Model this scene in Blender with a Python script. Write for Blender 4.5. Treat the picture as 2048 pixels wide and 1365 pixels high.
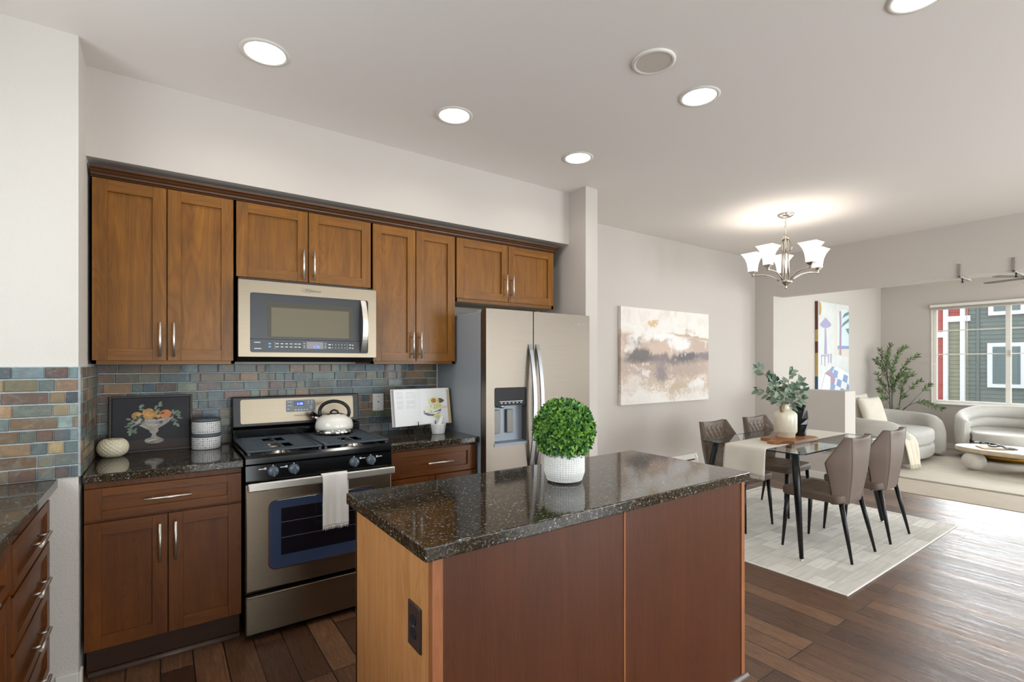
import bpy, bmesh, math, random
from mathutils import Vector, Matrix
random.seed(7)
for _o in list(bpy.data.objects):
    bpy.data.objects.remove(_o, do_unlink=True)
SC = bpy.context.scene
COL = SC.collection
PI = math.pi

def lin(c):
    out = []
    for v in c:
        v = v / 255.0
        out.append(v / 12.92 if v <= 0.04045 else ((v + 0.055) / 1.055) ** 2.4)
    return tuple(out)

# ------------------------------------------------------------------ camera
F_PX, HORIZON, YAW, EYE = 992.0, 727.0, 35.324, 1.396
cam = bpy.data.cameras.new('camera')
cam.sensor_fit = 'HORIZONTAL'; cam.sensor_width = 36.0
cam.lens = 36.0 * F_PX / 2048.0
cam.shift_y = (HORIZON - 682.5) / 2048.0
cam.clip_start = 0.05; cam.clip_end = 200
camo = bpy.data.objects.new('camera', cam); COL.objects.link(camo)
camo.location = (0, 0, EYE)
camo.rotation_euler = (PI / 2, 0, -math.radians(YAW))
SC.camera = camo

# ------------------------------------------------------------------ world, daylight, exposure
world = bpy.data.worlds.new('sky'); SC.world = world; world.use_nodes = True
wn = world.node_tree.nodes; wl = world.node_tree.links
bg = wn['Background']
bg.inputs[0].default_value = (0.95, 0.97, 1.0, 1); bg.inputs[1].default_value = 2.4

def area(name, loc, rot, sx, sy, power, color=(1, 1, 1), spread=PI):
    l = bpy.data.lights.new(name, 'AREA'); l.shape = 'RECTANGLE'; l.size = sx; l.size_y = sy
    l.energy = power; l.color = color; l.spread = spread
    o = bpy.data.objects.new(name, l); COL.objects.link(o)
    o.location = loc; o.rotation_euler = rot
    return o
# daylight of the sink window, then unseen lamps added to brighten the rooms
area('daylight_sink_window', (-1.20, 1.50, 1.75), (0, -PI / 2, 0), 1.2, 1.8, 18, (0.92, 0.96, 1.0))
area('fill_light_rear', (1.6, -3.30, 1.2), (-PI / 2, 0, PI), 2.6, 2.2, 88, (0.93, 0.97, 1.0))  # fill lamp added behind the camera, like the next one
area('fill_light_dining', (4.9, -3.30, 1.2), (-PI / 2, 0, PI), 2.2, 2.2, 145, (0.93, 0.97, 1.0))
area('fill_light_patio', (10.85, -0.20, 1.25), (0, PI / 2, 0), 2.2, 1.7, 120, (0.95, 0.98, 1.0))  # added out of view for floor glare and brightness
area('fill_light_living_side', (8.7, -1.85, 1.5), (-PI / 2, 0, PI), 2.0, 1.6, 70, (0.93, 0.97, 1.0))  # added fill for the living room, out of view
# bright sky patch added for glare on the floor, low over the building opposite
_tc = wn.new('ShaderNodeTexCoord'); _dt = wn.new('ShaderNodeVectorMath'); _dt.operation = 'DOT_PRODUCT'
_az, _el = math.radians(11.0), math.radians(21.0)
_dt.inputs[1].default_value = (math.cos(_el) * math.cos(_az), math.cos(_el) * math.sin(_az), math.sin(_el))
wl.new(_tc.outputs['Generated'], _dt.inputs[0])
_mr = wn.new('ShaderNodeMapRange'); _mr.interpolation_type = 'SMOOTHSTEP'
_mr.inputs['From Min'].default_value = math.cos(math.radians(24)); _mr.inputs['From Max'].default_value = math.cos(math.radians(6))
_mr.inputs['To Min'].default_value = 1.7; _mr.inputs['To Max'].default_value = 30.0
wl.new(_dt.outputs['Value'], _mr.inputs['Value']); wl.new(_mr.outputs[0], bg.inputs[1])

SC.view_settings.view_transform = 'Standard'
SC.view_settings.look = 'None'
SC.view_settings.exposure = 0.24
SC.view_settings.gamma = 1.0
SC.view_settings.use_curve_mapping = False
SC.cycles.use_denoising = True
SC.cycles.max_bounces = 8; SC.cycles.diffuse_bounces = 4; SC.cycles.glossy_bounces = 4
SC.cycles.transmission_bounces = 6; SC.cycles.transparent_max_bounces = 10
SC.cycles.caustics_reflective = False; SC.cycles.caustics_refractive = False
SC.cycles.sample_clamp_indirect = 6.0

# ------------------------------------------------------------------ materials
MATS = {}
class NT:
    def __init__(s, name):
        s.m = bpy.data.materials.new(name); s.m.use_nodes = True
        s.t = s.m.node_tree; s.b = s.t.nodes['Principled BSDF']; MATS[name] = s.m
    def n(s, typ, **kw):
        x = s.t.nodes.new(typ)
        for k, v in kw.items(): setattr(x, k, v)
        return x
    def l(s, a, b): s.t.links.new(a, b)
    def coord(s, kind='Object', scale=(1, 1, 1), rot=(0, 0, 0)):
        tc = s.n('ShaderNodeTexCoord'); mp = s.n('ShaderNodeMapping')
        mp.inputs['Scale'].default_value = scale; mp.inputs['Rotation'].default_value = rot
        s.l(tc.outputs[kind], mp.inputs[0]); return mp.outputs[0]
    def noise(s, vec, scale, detail=4, rough=0.55, dist=0.0):
        x = s.n('ShaderNodeTexNoise'); s.l(vec, x.inputs['Vector'])
        x.inputs['Scale'].default_value = scale; x.inputs['Detail'].default_value = detail
        x.inputs['Roughness'].default_value = rough; x.inputs['Distortion'].default_value = dist
        return x.outputs['Fac']
    def ramp(s, fac, stops, interp='LINEAR'):
        x = s.n('ShaderNodeValToRGB'); x.color_ramp.interpolation = interp
        cr = x.color_ramp
        while len(cr.elements) < len(stops): cr.elements.new(0.5)
        for e, (p, c) in zip(cr.elements, stops):
            e.position = p; e.color = (*lin(c), 1)
        s.l(fac, x.inputs[0]); return x.outputs[0]
    def mix(s, fac, a, b, mode='MIX'):
        x = s.n('ShaderNodeMix', data_type='RGBA', blend_type=mode)
        for sock, v in ((x.inputs['Factor'], fac), (x.inputs['A'], a), (x.inputs['B'], b)):
            if isinstance(v, (int, float)): sock.default_value = v
            elif isinstance(v, tuple): sock.default_value = (*lin(v), 1)
            else: s.l(v, sock)
        return x.outputs['Result']
    def math(s, op, a, b=0.5, c=0.0):
        x = s.n('ShaderNodeMath', operation=op)
        for i, v in enumerate((a, b, c)):
            if isinstance(v, (int, float)): x.inputs[i].default_value = v
            else: s.l(v, x.inputs[i])
        return x.outputs[0]
    def bump(s, h, strength=0.2, dist=0.01):
        x = s.n('ShaderNodeBump'); x.inputs['Strength'].default_value = strength
        x.inputs['Distance'].default_value = dist
        s.l(h, x.inputs['Height']); s.l(x.outputs[0], s.b.inputs['Normal'])
    def color(s, v):
        if isinstance(v, tuple): s.b.inputs['Base Color'].default_value = (*lin(v), 1)
        else: s.l(v, s.b.inputs['Base Color'])
    def set(s, rough=None, metal=None, coat=None, spec=None, trans=None, sheen=None, ior=None):
        for k, v in (('Roughness', rough), ('Metallic', metal), ('Coat Weight', coat), ('Specular IOR Level', spec),
                     ('Transmission Weight', trans), ('Sheen Weight', sheen), ('IOR', ior)):
            if v is not None:
                if isinstance(v, (int, float)): s.b.inputs[k].default_value = v
                else: s.l(v, s.b.inputs[k])

def plain(name, c, rough=0.5, metal=0.0, coat=0.0, spec=0.5, var=0.0, vscale=8.0, bump=0.0, bscale=200.0):
    t = NT(name)
    if var > 0:
        f = t.noise(t.coord(), vscale, 4)
        lo = tuple(max(0, x * (1 - var)) for x in c); hi = tuple(min(255, x * (1 + var)) for x in c)
        t.color(t.ramp(f, [(0.3, lo), (0.7, hi)]))
    else: t.color(c)
    t.set(rough, metal, coat, spec)
    if bump > 0: t.bump(t.noise(t.coord(), bscale, 2), bump, 0.004)
    return t.m

def emit(name, c, strength):
    t = NT(name); t.color((20, 20, 20))
    t.b.inputs['Emission Color'].default_value = (*lin(c), 1)
    t.b.inputs['Emission Strength'].default_value = strength
    return t.m

M_WALL = plain('wall_paint', (202, 194, 187), 0.75, spec=0.25, bump=0.12, bscale=140)
M_WALLW = plain('stub_wall_paint', (216, 210, 203), 0.7, spec=0.25, bump=0.35, bscale=150)
M_CEIL = plain('ceiling_paint', (239, 233, 228), 0.85, spec=0.2, bump=0.1, bscale=120)
M_TRIMW = plain('white_trim', (232, 228, 220), 0.45)

def wood(name, dark, light, axis, rough=0.38, coat=0.08, scale=1.0, blotch=0.5):
    t = NT(name)
    sc = [11, 11, 11]; sc[axis] = 0.9
    v = t.coord('Object', tuple(x * scale for x in sc))
    oi = t.n('ShaderNodeObjectInfo')
    off = t.n('ShaderNodeVectorMath', operation='ADD'); t.l(v, off.inputs[0])
    cmb = t.n('ShaderNodeCombineXYZ')
    r10 = t.math('MULTIPLY', oi.outputs['Random'], 37.0)
    for i in range(3): t.l(r10, cmb.inputs[i])
    t.l(cmb.outputs[0], off.inputs[1])
    g = t.noise(off.outputs[0], 0.8, 6, 0.6, 2.6)
    sc2 = [130, 130, 130]; sc2[axis] = 5
    fine = t.noise(t.coord('Object', tuple(x * scale for x in sc2)), 1.0, 3)
    bl = t.noise(t.coord('Object', (5.0, 5.0, 4.0)), 1.0, 4)
    c = t.ramp(g, [(0.18, dark), (0.80, light)])
    c = t.mix(t.math('MULTIPLY', fine, 0.45), c, t.mix(0.5, c, dark))
    rg_ = t.noise(off.outputs[0], 0.42, 3, 0.5, 1.8)
    rl = t.math('ABSOLUTE', t.math('SUBTRACT', t.math('FRACT', t.math('MULTIPLY', rg_, 26.0)), 0.5))
    c = t.mix(t.math('MULTIPLY', t.ramp(rl, [(0.0, (255, 255, 255)), (0.32, (0, 0, 0))]), 0.28), c, tuple(x * 0.74 for x in dark))
    dk = tuple(x * 0.68 for x in dark)
    c = t.mix(t.math('MULTIPLY', t.math('SUBTRACT', 1.0, t.math('MULTIPLY', bl, 1.5)), blotch), c, dk)
    t.color(c); t.set(rough, 0, coat, 0.35)
    t.b.inputs['Coat Roughness'].default_value = 0.25
    t.bump(fine, 0.05, 0.002)
    return t.m
M_WOODV = wood('cabinet_wood_upright', (102, 59, 9), (162, 105, 26), 2)
M_WOODH = wood('cabinet_wood_level', (102, 59, 9), (162, 105, 27), 0)
M_WOODY = wood('cabinet_wood_side_level', (90, 47, 14), (132, 78, 28), 1)
M_WOODD = wood('crown_wood', (62, 34, 12), (98, 58, 22), 0)
M_LOWV = wood('base_cabinet_wood_upright', (88, 44, 10), (132, 76, 24), 2)
M_LOWH = wood('base_cabinet_wood_level', (90, 46, 11), (136, 80, 27), 0)
M_KICK = wood('toe_kick_wood', (52, 28, 14), (76, 43, 21), 0, rough=0.45)
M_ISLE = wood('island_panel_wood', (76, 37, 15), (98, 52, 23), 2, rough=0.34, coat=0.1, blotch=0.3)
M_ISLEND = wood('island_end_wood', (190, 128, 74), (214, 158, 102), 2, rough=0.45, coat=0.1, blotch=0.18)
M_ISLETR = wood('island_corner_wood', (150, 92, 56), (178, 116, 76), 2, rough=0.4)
M_CABIN = plain('cabinet_inside_plain', (176, 158, 128), 0.6)

def granite(name):
    t = NT(name)
    v = t.coord('Object')
    vo = t.n('ShaderNodeTexVoronoi'); t.l(v, vo.inputs['Vector']); vo.inputs['Scale'].default_value = 215
    sep = t.n('ShaderNodeSeparateColor'); t.l(vo.outputs['Color'], sep.inputs[0])
    c = t.ramp(sep.outputs[0], [(0.0, (20, 19, 17)), (0.5, (30, 27, 22)), (0.58, (70, 56, 36)), (0.72, (104, 86, 56)), (0.82, (60, 72, 78)), (0.92, (118, 124, 122)), (0.975, (172, 176, 174))], 'CONSTANT')
    n = t.noise(v, 14, 4)
    c2 = t.ramp(t.noise(v, 300, 3), [(0.35, (18, 18, 17)), (0.7, (84, 68, 42))])
    c = t.mix(t.math('MULTIPLY', n, 0.8), c, c2)
    t.color(c); t.set(0.07, 0, 0.0, 0.65)
    return t.m
M_GRAN = granite('dark_granite')

def tile_mat(name, sat):
    t = NT(name)
    a = t.n('ShaderNodeAttribute'); a.attribute_name = 'tilecol'
    v = t.coord('Object')
    n1 = t.noise(v, 26, 6, 0.65, 0.8)
    rust = t.ramp(t.noise(v, 11, 5, 0.6, 1.0), [(0.52, (0, 0, 0)), (0.68, (255, 255, 255))])
    c = t.mix(t.math('MULTIPLY', t.ramp(n1, [(0.38, (0, 0, 0)), (0.62, (255, 255, 255))]), 0.5), a.outputs['Color'], (84, 88, 86))
    c = t.mix(t.math('MULTIPLY', t.ramp(t.noise(v, 17, 4, 0.6, 1.2), [(0.5, (0, 0, 0)), (0.64, (255, 255, 255))]), 0.26), c, (140, 152, 146))
    c = t.mix(t.math('MULTIPLY', rust, 0.38), c, (140, 94, 58))
    hi = t.ramp(t.noise(v, 60, 5, 0.7, 0.5), [(0.55, (0, 0, 0)), (0.7, (255, 255, 255))])
    c = t.mix(t.math('MULTIPLY', hi, 0.22), c, (170, 165, 150))
    t.color(c); t.set(0.38, 0, 0.15, 0.5)
    t.bump(t.noise(v, 55, 6, 0.7), 0.35, 0.004)
    return t.m
M_TILE = tile_mat('slate_tile', 1)
M_GROUT = plain('grey_grout', (182, 190, 194), 0.85, var=0.08, vscale=60)

def steel(name, c, rough, axis=0, streak=0.05):
    t = NT(name)
    sc = [260, 260, 260]; sc[axis] = 1.5
    f = t.noise(t.coord('Object', tuple(x * 2 for x in sc)), 1.0, 2)
    lo = tuple(x * (1 - streak) for x in c)
    t.color(t.ramp(f, [(0.3, lo), (0.7, c)]))
    r = t.math('MULTIPLY_ADD', f, 0.05, rough - 0.025)
    t.set(r, 1.0)
    return t.m
M_STEEL = steel('brushed_steel', (148, 135, 117), 0.37)
M_STEELV = steel('fridge_steel', (136, 126, 115), 0.42)
M_PULL = steel('satin_nickel_pull', (226, 222, 214), 0.38)
M_CHROME = plain('chrome', (225, 222, 218), 0.08, 1.0)
M_NICKEL = plain('brushed_nickel', (205, 198, 188), 0.25, 1.0)
M_BLACK = plain('black_enamel', (9, 10, 12), 0.14, 0, 0.0, 0.35)
M_BLACKM = plain('black_plastic', (22, 22, 24), 0.4)
M_IRON = plain('cast_iron_grate', (70, 78, 86), 0.42, 0.2)
M_KNOB = plain('grey_knob', (104, 114, 126), 0.35, 0.3)
M_GREYSIDE = plain('fridge_side_grey', (156, 163, 171), 0.42)
M_DKGLASS = plain('microwave_glass', (66, 67, 70), 0.25, 0, 0.0, 0.25)
M_MWIN = plain('microwave_window', (112, 104, 84), 0.3, 0, 0.0, 0.2)
M_OVGLASS = plain('oven_glass_border', (60, 74, 102), 0.08, 0, 0.4, 0.8)
M_OVIN = plain('oven_window', (24, 25, 34), 0.06, 0, 0.5, 0.8)
M_MARK = plain('white_marking', (215, 220, 225), 0.5)
M_GREYMARK = plain('grey_logo', (96, 92, 86), 0.4, 0.3)
M_PANELGREY = plain('panel_grey', (116, 120, 126), 0.35)
M_LCD = plain('lcd_face', (112, 100, 112), 0.2)
M_BLUE = emit('blue_digits', (110, 150, 255), 1.6)
M_CYAN = emit('pale_digits', (150, 200, 255), 2.2)
M_BLUEBG = emit('blue_glow', (20, 30, 190), 0.9)

def hardwood():
    t = NT('hardwood_floor')
    v = t.coord('Object', (1, 1, 1), (0, 0, PI / 2))
    br = t.n('ShaderNodeTexBrick'); t.l(v, br.inputs['Vector'])
    br.offset = 0.37; br.offset_frequency = 3; br.squash = 1.0
    br.inputs['Scale'].default_value = 1.0; br.inputs['Brick Width'].default_value = 1.15
    br.inputs['Row Height'].default_value = 0.127; br.inputs['Mortar Size'].default_value = 0.003
    br.inputs['Mortar Smooth'].default_value = 0.1; br.inputs['Bias'].default_value = 0.0
    br.inputs['Color1'].default_value = (0, 0, 0, 1); br.inputs['Color2'].default_value = (1, 1, 1, 1)
    br.inputs['Mortar'].default_value = (0, 0, 0, 1)
    sep = t.n('ShaderNodeSeparateColor'); t.l(br.outputs['Color'], sep.inputs[0])
    off = t.n('ShaderNodeCombineXYZ'); k = t.math('MULTIPLY', sep.outputs[0], 60.0)
    t.l(k, off.inputs[0]); t.l(k, off.inputs[1])
    g0 = t.n('ShaderNodeVectorMath', operation='ADD'); t.l(t.coord('Object', (9, 0.75, 1)), g0.inputs[0]); t.l(off.outputs[0], g0.inputs[1])
    g = t.noise(g0.outputs[0], 1.6, 5, 0.6, 2.2)
    bands = t.math('FRACT', t.math('MULTIPLY', g, 9.0))
    bands = t.math('ABSOLUTE', t.math('SUBTRACT', bands, 0.5))
    fine = t.noise(t.coord('Object', (110, 6, 1)), 1.0, 4, 0.65)
    tone = t.ramp(sep.outputs[0], [(0.0, (76, 49, 34)), (0.5, (110, 76, 53)), (1.0, (142, 103, 74))])
    c = t.mix(t.math('MULTIPLY', bands, 0.9), tone, (64, 42, 33))
    c = t.mix(t.math('MULTIPLY', t.ramp(fine, [(0.45, (0, 0, 0)), (0.62, (255, 255, 255))]), 0.45), c, (58, 38, 28))
    c = t.mix(br.outputs['Fac'], c, (34, 24, 18))
    t.color(c)
    t.set(t.math('MULTIPLY_ADD', fine, 0.14, 0.22), 0, 0.0, 0.8)
    h = t.math('SUBTRACT', t.math('ADD', t.math('MULTIPLY', bands, 0.6), t.math('MULTIPLY', fine, 0.6)), br.outputs['Fac'])
    lowf = t.noise(t.coord('Object', (7, 2, 1)), 1.0, 2)
    h = t.math('ADD', h, t.math('MULTIPLY', lowf, 2.0))
    t.bump(h, 0.35, 0.004)
    return t.m
M_FLOOR = hardwood()

def carpet(name, a, b, scale=400, big=5, strength=0.5):
    t = NT(name)
    n = t.noise(t.coord(), scale, 2); m = t.noise(t.coord('Object', (3, 1, 1)), big, 4)
    c = t.mix(t.math('MULTIPLY', m, 0.8), a, b)
    t.color(t.mix(t.math('MULTIPLY', n, 0.35), c, tuple(x * 0.75 for x in b)))
    t.set(0.95, 0, 0, 0.1); t.bump(n, strength, 0.006)
    return t.m
M_CARPET = carpet('beige_carpet', (198, 186, 170), (172, 160, 145))
M_LRUG = carpet('cream_rug', (214, 207, 194), (182, 172, 158), 300, 4)

def dining_rug():
    t = NT('cream_block_rug')
    br = t.n('ShaderNodeTexBrick'); t.l(t.coord('Object', (1, 1, 1), (0, 0, 0.0)), br.inputs['Vector'])
    br.offset = 0.5; br.inputs['Scale'].default_value = 1.0
    br.inputs['Brick Width'].default_value = 0.25; br.inputs['Row Height'].default_value = 0.125
    br.inputs['Mortar Size'].default_value = 0.004; br.inputs['Mortar Smooth'].default_value = 0.6
    br.inputs['Color1'].default_value = (*lin((232, 229, 222)), 1); br.inputs['Color2'].default_value = (*lin((204, 201, 194)), 1)
    br.inputs['Mortar'].default_value = (*lin((196, 190, 180)), 1)
    st = t.noise(t.coord('Object', (4, 40, 1)), 1.0, 4)
    c = t.mix(t.math('MULTIPLY', t.ramp(st, [(0.45, (0, 0, 0)), (0.75, (255, 255, 255))]), 0.5), br.outputs['Color'], (176, 170, 160))
    t.color(c); t.set(0.92, 0, 0, 0.1); t.bump(t.noise(t.coord(), 500, 2), 0.3, 0.003)
    return t.m
M_DRUG = dining_rug()
M_RUGEDGE = plain('rug_binding', (228, 226, 220), 0.8)

def leather(name, c):
    t = NT(name)
    n = t.noise(t.coord(), 9, 3); b = t.noise(t.coord(), 420, 2)
    t.color(t.mix(t.math('MULTIPLY', n, 0.5), c, tuple(x * 0.8 for x in c)))
    t.set(0.5, 0, 0.0, 0.4); t.bump(b, 0.12, 0.002)
    return t.m
M_LEATH = leather('taupe_leather', (106, 89, 78))
M_LEATHQ = leather('quilted_taupe_leather', (108, 88, 71))
M_LEGB = plain('black_metal_leg', (16, 17, 20), 0.35, 0.3)

def glass(name, tint=(0.93, 0.97, 0.95), refl=1.0):
    t = NT(name)
    tr = t.n('ShaderNodeBsdfTransparent'); tr.inputs[0].default_value = (*tint, 1)
    gl = t.n('ShaderNodeBsdfGlossy'); gl.inputs['Roughness'].default_value = 0.02
    fr = t.n('ShaderNodeFresnel'); fr.inputs['IOR'].default_value = 1.5
    mx = t.n('ShaderNodeMixShader'); geo = t.n('ShaderNodeNewGeometry'); t.l(t.math('MULTIPLY', fr.outputs[0], t.math('SUBTRACT', 1.0, geo.outputs['Backfacing'])), mx.inputs[0])
    t.l(tr.outputs[0], mx.inputs[1]); t.l(gl.outputs[0], mx.inputs[2])
    t.l(mx.outputs[0], t.n('ShaderNodeOutputMaterial').inputs[0])
    for nd in list(t.t.nodes):
        if nd.type == 'OUTPUT_MATERIAL' and not nd.inputs[0].links[0].from_node == mx: t.t.nodes.remove(nd)
    return t.m
M_GLASS = glass('window_glass', (0.97, 0.99, 0.99))
M_TABLEGLASS = glass('table_glass', (0.92, 0.96, 0.95))
M_GLEDGE = plain('glass_edge_dark', (28, 52, 56), 0.1, 0, 0.5)

def fabric(name, c, rough=0.9, bump=0.25, scale=350, var=0.1):
    t = NT(name)
    n = t.noise(t.coord(), 6, 3); w = t.noise(t.coord(), scale, 2)
    t.color(t.mix(t.math('MULTIPLY', n, 1.0), c, tuple(x * (1 - var) for x in c)))
    t.set(rough, 0, 0, 0.2, sheen=0.2); t.bump(w, bump, 0.003)
    return t.m
M_LINEN = fabric('cream_linen', (232, 226, 212), bump=0.35)
M_TOWEL = fabric('white_towel', (248, 244, 238), bump=0.3)
M_SOFA = fabric('oat_sofa_fabric', (188, 184, 177))
M_CHAIRW = fabric('ivory_armchair_fabric', (212, 209, 203), bump=0.1)
M_CUSH = fabric('cream_cushion', (226, 218, 204))
M_THROW = fabric('cream_throw', (228, 218, 198))
M_GOLD = plain('brushed_gold', (196, 150, 70), 0.25, 1.0)
M_CERAM = plain('cream_ceramic', (226, 218, 196), 0.3, 0, 0.3, var=0.05)
M_CERAMW = plain('white_ceramic', (236, 236, 234), 0.4)
M_ENAMELW = plain('cream_enamel', (247, 243, 234), 0.12, 0, 0.5)
M_VASEB = plain('black_vase_glaze', (18, 18, 20), 0.25)
M_STONE = plain('table_stone', (214, 208, 198), 0.5, var=0.06)
M_TABLEWD = plain('pale_oak_top', (196, 178, 150), 0.4, var=0.06)
M_TABLETOP = plain('whitewashed_top', (226, 222, 214), 0.35)
M_BOARD = wood('acacia_board', (120, 66, 34), (188, 128, 76), 0, rough=0.45, coat=0.05)
M_TWINE = plain('jute_tag', (150, 124, 92), 0.9)
M_PAPER = plain('book_page', (238, 238, 238), 0.7)
M_PAGEEDGE = plain('book_page_edge', (222, 204, 158), 0.8)
M_PRINT = plain('grey_print', (196, 200, 206), 0.8)
M_OUTLETB = plain('brown_outlet', (66, 50, 46), 0.4)
M_SOCKB = plain('dark_socket', (40, 44, 52), 0.25)
M_PLATEW = plain('white_plate', (238, 238, 236), 0.4)
M_DARKSLOT = plain('dark_slot', (18, 18, 18), 0.6)
M_LAMP = emit('lamp_lens', (255, 247, 236), 9.0)
M_FRAME = plain('dark_frame', (58, 48, 44), 0.45)
M_CANVASB = plain('black_canvas', (40, 40, 46), 0.6, var=0.18, vscale=6)
M_BROWNSH = plain('painted_table_brown', (66, 54, 50), 0.6, var=0.1, vscale=20)
M_ORANGE = plain('painted_orange', (218, 158, 96), 0.6, var=0.25, vscale=30)
M_ORANGE2 = plain('painted_peach', (202, 128, 80), 0.6, var=0.25, vscale=30)
M_BOWL = plain('painted_glass_bowl', (168, 160, 152), 0.6, var=0.22, vscale=24)
M_LEAFP = plain('painted_leaf', (122, 138, 122), 0.6, var=0.3, vscale=40)
M_LEAFP2 = plain('painted_dark_leaf', (74, 90, 76), 0.6, var=0.3, vscale=40)
M_LID = plain('slate_grey_lid', (84, 90, 98), 0.5)
M_WOODSH = plain('dark_shoe_molding', (104, 86, 76), 0.4, var=0.1)

def leafmat(name, a, b, attr=None, rough=0.45):
    t = NT(name)
    at = t.n('ShaderNodeAttribute'); at.attribute_name = 'leafcol'
    sp = t.n('ShaderNodeSeparateColor'); t.l(at.outputs['Color'], sp.inputs[0])
    t.color(t.mix(sp.outputs[0], a, b)); t.set(rough, 0, 0, 0.4)
    return t.m
M_BOX = leafmat('boxwood_leaf', (30, 92, 52), (152, 202, 88))
M_EUC = leafmat('eucalyptus_leaf', (66, 92, 76), (158, 176, 152))
M_OLIVE = leafmat('olive_leaf', (58, 82, 44), (122, 142, 92))
M_STEM = plain('plant_stem', (96, 92, 62), 0.7)
M_TRUNK = plain('thin_trunk', (92, 92, 80), 0.8)
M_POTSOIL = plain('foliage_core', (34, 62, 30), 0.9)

# ------------------------------------------------------------------ mesh building
class MB:
    def __init__(s, M=None):
        s.bm = bmesh.new(); s.M = M or Matrix(); s.mi = 0; s.sm = False
        s.lay = None
    def _v(s, p): return s.bm.verts.new(s.M @ Vector(p))
    def face(s, vs, smooth=None):
        try: f = s.bm.faces.new(vs)
        except ValueError: return None
        f.material_index = s.mi; f.smooth = s.sm if smooth is None else smooth
        return f
    def poly(s, pts, smooth=False): return s.face([s._v(p) for p in pts], smooth)
    def box(s, x0, x1, y0, y1, z0, z1, bev=0.0, seg=2):
        if x0 > x1: x0, x1 = x1, x0
        if y0 > y1: y0, y1 = y1, y0
        if z0 > z1: z0, z1 = z1, z0
        v = [s._v(p) for p in ((x0, y0, z0), (x1, y0, z0), (x1, y1, z0), (x0, y1, z0), (x0, y0, z1), (x1, y0, z1), (x1, y1, z1), (x0, y1, z1))]
        fs = [s.face([v[i] for i in q], False) for q in ((3, 2, 1, 0), (4, 5, 6, 7), (0, 1, 5, 4), (1, 2, 6, 5), (2, 3, 7, 6), (3, 0, 4, 7))]
        if bev > 0:
            es = list({e for f in fs for e in f.edges})
            r = bmesh.ops.bevel(s.bm, geom=es, offset=bev, segments=seg, profile=0.5, affect='EDGES')
            for f in r['faces']: f.material_index = s.mi; f.smooth = True
        return v
    def ring(s, pts): return [s._v(p) for p in pts]
    def skin(s, rings, close=True, cap0=True, cap1=True, smooth=True):
        for a, b in zip(rings, rings[1:]):
            n = len(a)
            for i in range(n if close else n - 1):
                j = (i + 1) % n
                s.face([a[i], a[j], b[j], b[i]], smooth)
        if cap0 and close: s.face(list(reversed(rings[0])), False)
        if cap1 and close: s.face(rings[-1], False)
    def lathe(s, prof, c=(0, 0, 0), seg=32, axis='z', cap0=True, cap1=True, smooth=True):
        rs = []
        for r, h in prof:
            pts = []
            for i in range(seg):
                a = 2 * PI * i / seg; x, y = max(r, 1e-5) * math.cos(a), max(r, 1e-5) * math.sin(a)
                p = {'z': (x, y, h), 'y': (x, -h, y), 'x': (h, x, y)}[axis]
                pts.append((c[0] + p[0], c[1] + p[1], c[2] + p[2]))
            rs.append(s.ring(pts))
        s.skin(rs, True, cap0, cap1, smooth)
    def rod(s, a, b, r0, r1=None, seg=12): s.tube([a, b], [r0, r0 if r1 is None else r1], seg)
    def tube(s, pts, rad, seg=10, closed=False, flat=None):
        pts = [Vector(p) for p in pts]; n = len(pts)
        if isinstance(rad, (int, float)): rad = [rad] * n
        rs = []; up = None
        for i, p in enumerate(pts):
            if closed: d = pts[(i + 1) % n] - pts[i - 1]
            else: d = pts[min(i + 1, n - 1)] - pts[max(i - 1, 0)]
            d.normalize()
            if up is None:
                up = Vector((0, 0, 1)) if abs(d.z) < 0.9 else Vector((0, 1, 0))
            side = d.cross(up); side.normalize(); up = side.cross(d); up.normalize()
            q = []
            for k in range(seg):
                a = 2 * PI * k / seg
                fx = flat if flat else 1.0
                q.append(p + side * (math.cos(a) * rad[i]) + up * (math.sin(a) * rad[i] * fx))
            rs.append(s.ring(q))
        if closed: rs.append(rs[0])
        s.skin(rs, True, not closed, not closed, True)
    def prism(s, pts, d0, d1, axis='z', smooth=False, bev=0.0):
        def P(p, h): return {'z': (p[0], p[1], h), 'y': (p[0], h, p[1]), 'x': (h, p[0], p[1])}[axis]
        a = s.ring([P(p, d0) for p in pts]); b = s.ring([P(p, d1) for p in pts])
        n0 = len(s.bm.faces)
        s.skin([a, b], True, True, True, smooth)
    def sheet(s, fn, nu, nv, smooth=True, closeu=False):
        g = [[s._v(fn(i / nu, j / nv)) for i in range(nu if closeu else nu + 1)] for j in range(nv + 1)]
        for j in range(nv):
            for i in range(nu):
                k = (i + 1) % nu if closeu else i + 1
                s.face([g[j][i], g[j][k], g[j + 1][k], g[j + 1][i]], smooth)
        return g
    def blob(s, c, rx, ry, rz, fn=None, nu=32, nv=18):
        def f(u, v):
            a = 2 * PI * u; b = PI * (v - 0.5)
            k = fn(a, b) if fn else 1.0
            return (c[0] + rx * k * math.cos(b) * math.cos(a), c[1] + ry * k * math.cos(b) * math.sin(a), c[2] + rz * k * math.sin(b))
        s.sheet(f, nu, nv, True, True)
    def rsolid(s, plan, z0, z1, r=0.03, seg=4, top=True, bottom=True, inset_fn=None):
        """closed plan (counter-clockwise) raised from z0 to z1 with rounded top and bottom edges"""
        n = len(plan); nor = []
        for i in range(n):
            a = Vector(plan[i - 1]); b = Vector(plan[(i + 1) % n]); t = (b - a); t.normalize()
            nor.append(Vector((t.y, -t.x)))
        def lev(z, ins): return s.ring([(plan[i][0] - nor[i].x * ins, plan[i][1] - nor[i].y * ins, z) for i in range(n)])
        rs = []
        if not bottom: rs = [lev(z0, 0)]
        if bottom: rs = [lev(z0 + r - r * math.cos(PI / 2 * k / seg), r - r * math.sin(PI / 2 * k / seg)) for k in range(seg + 1)]
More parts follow.
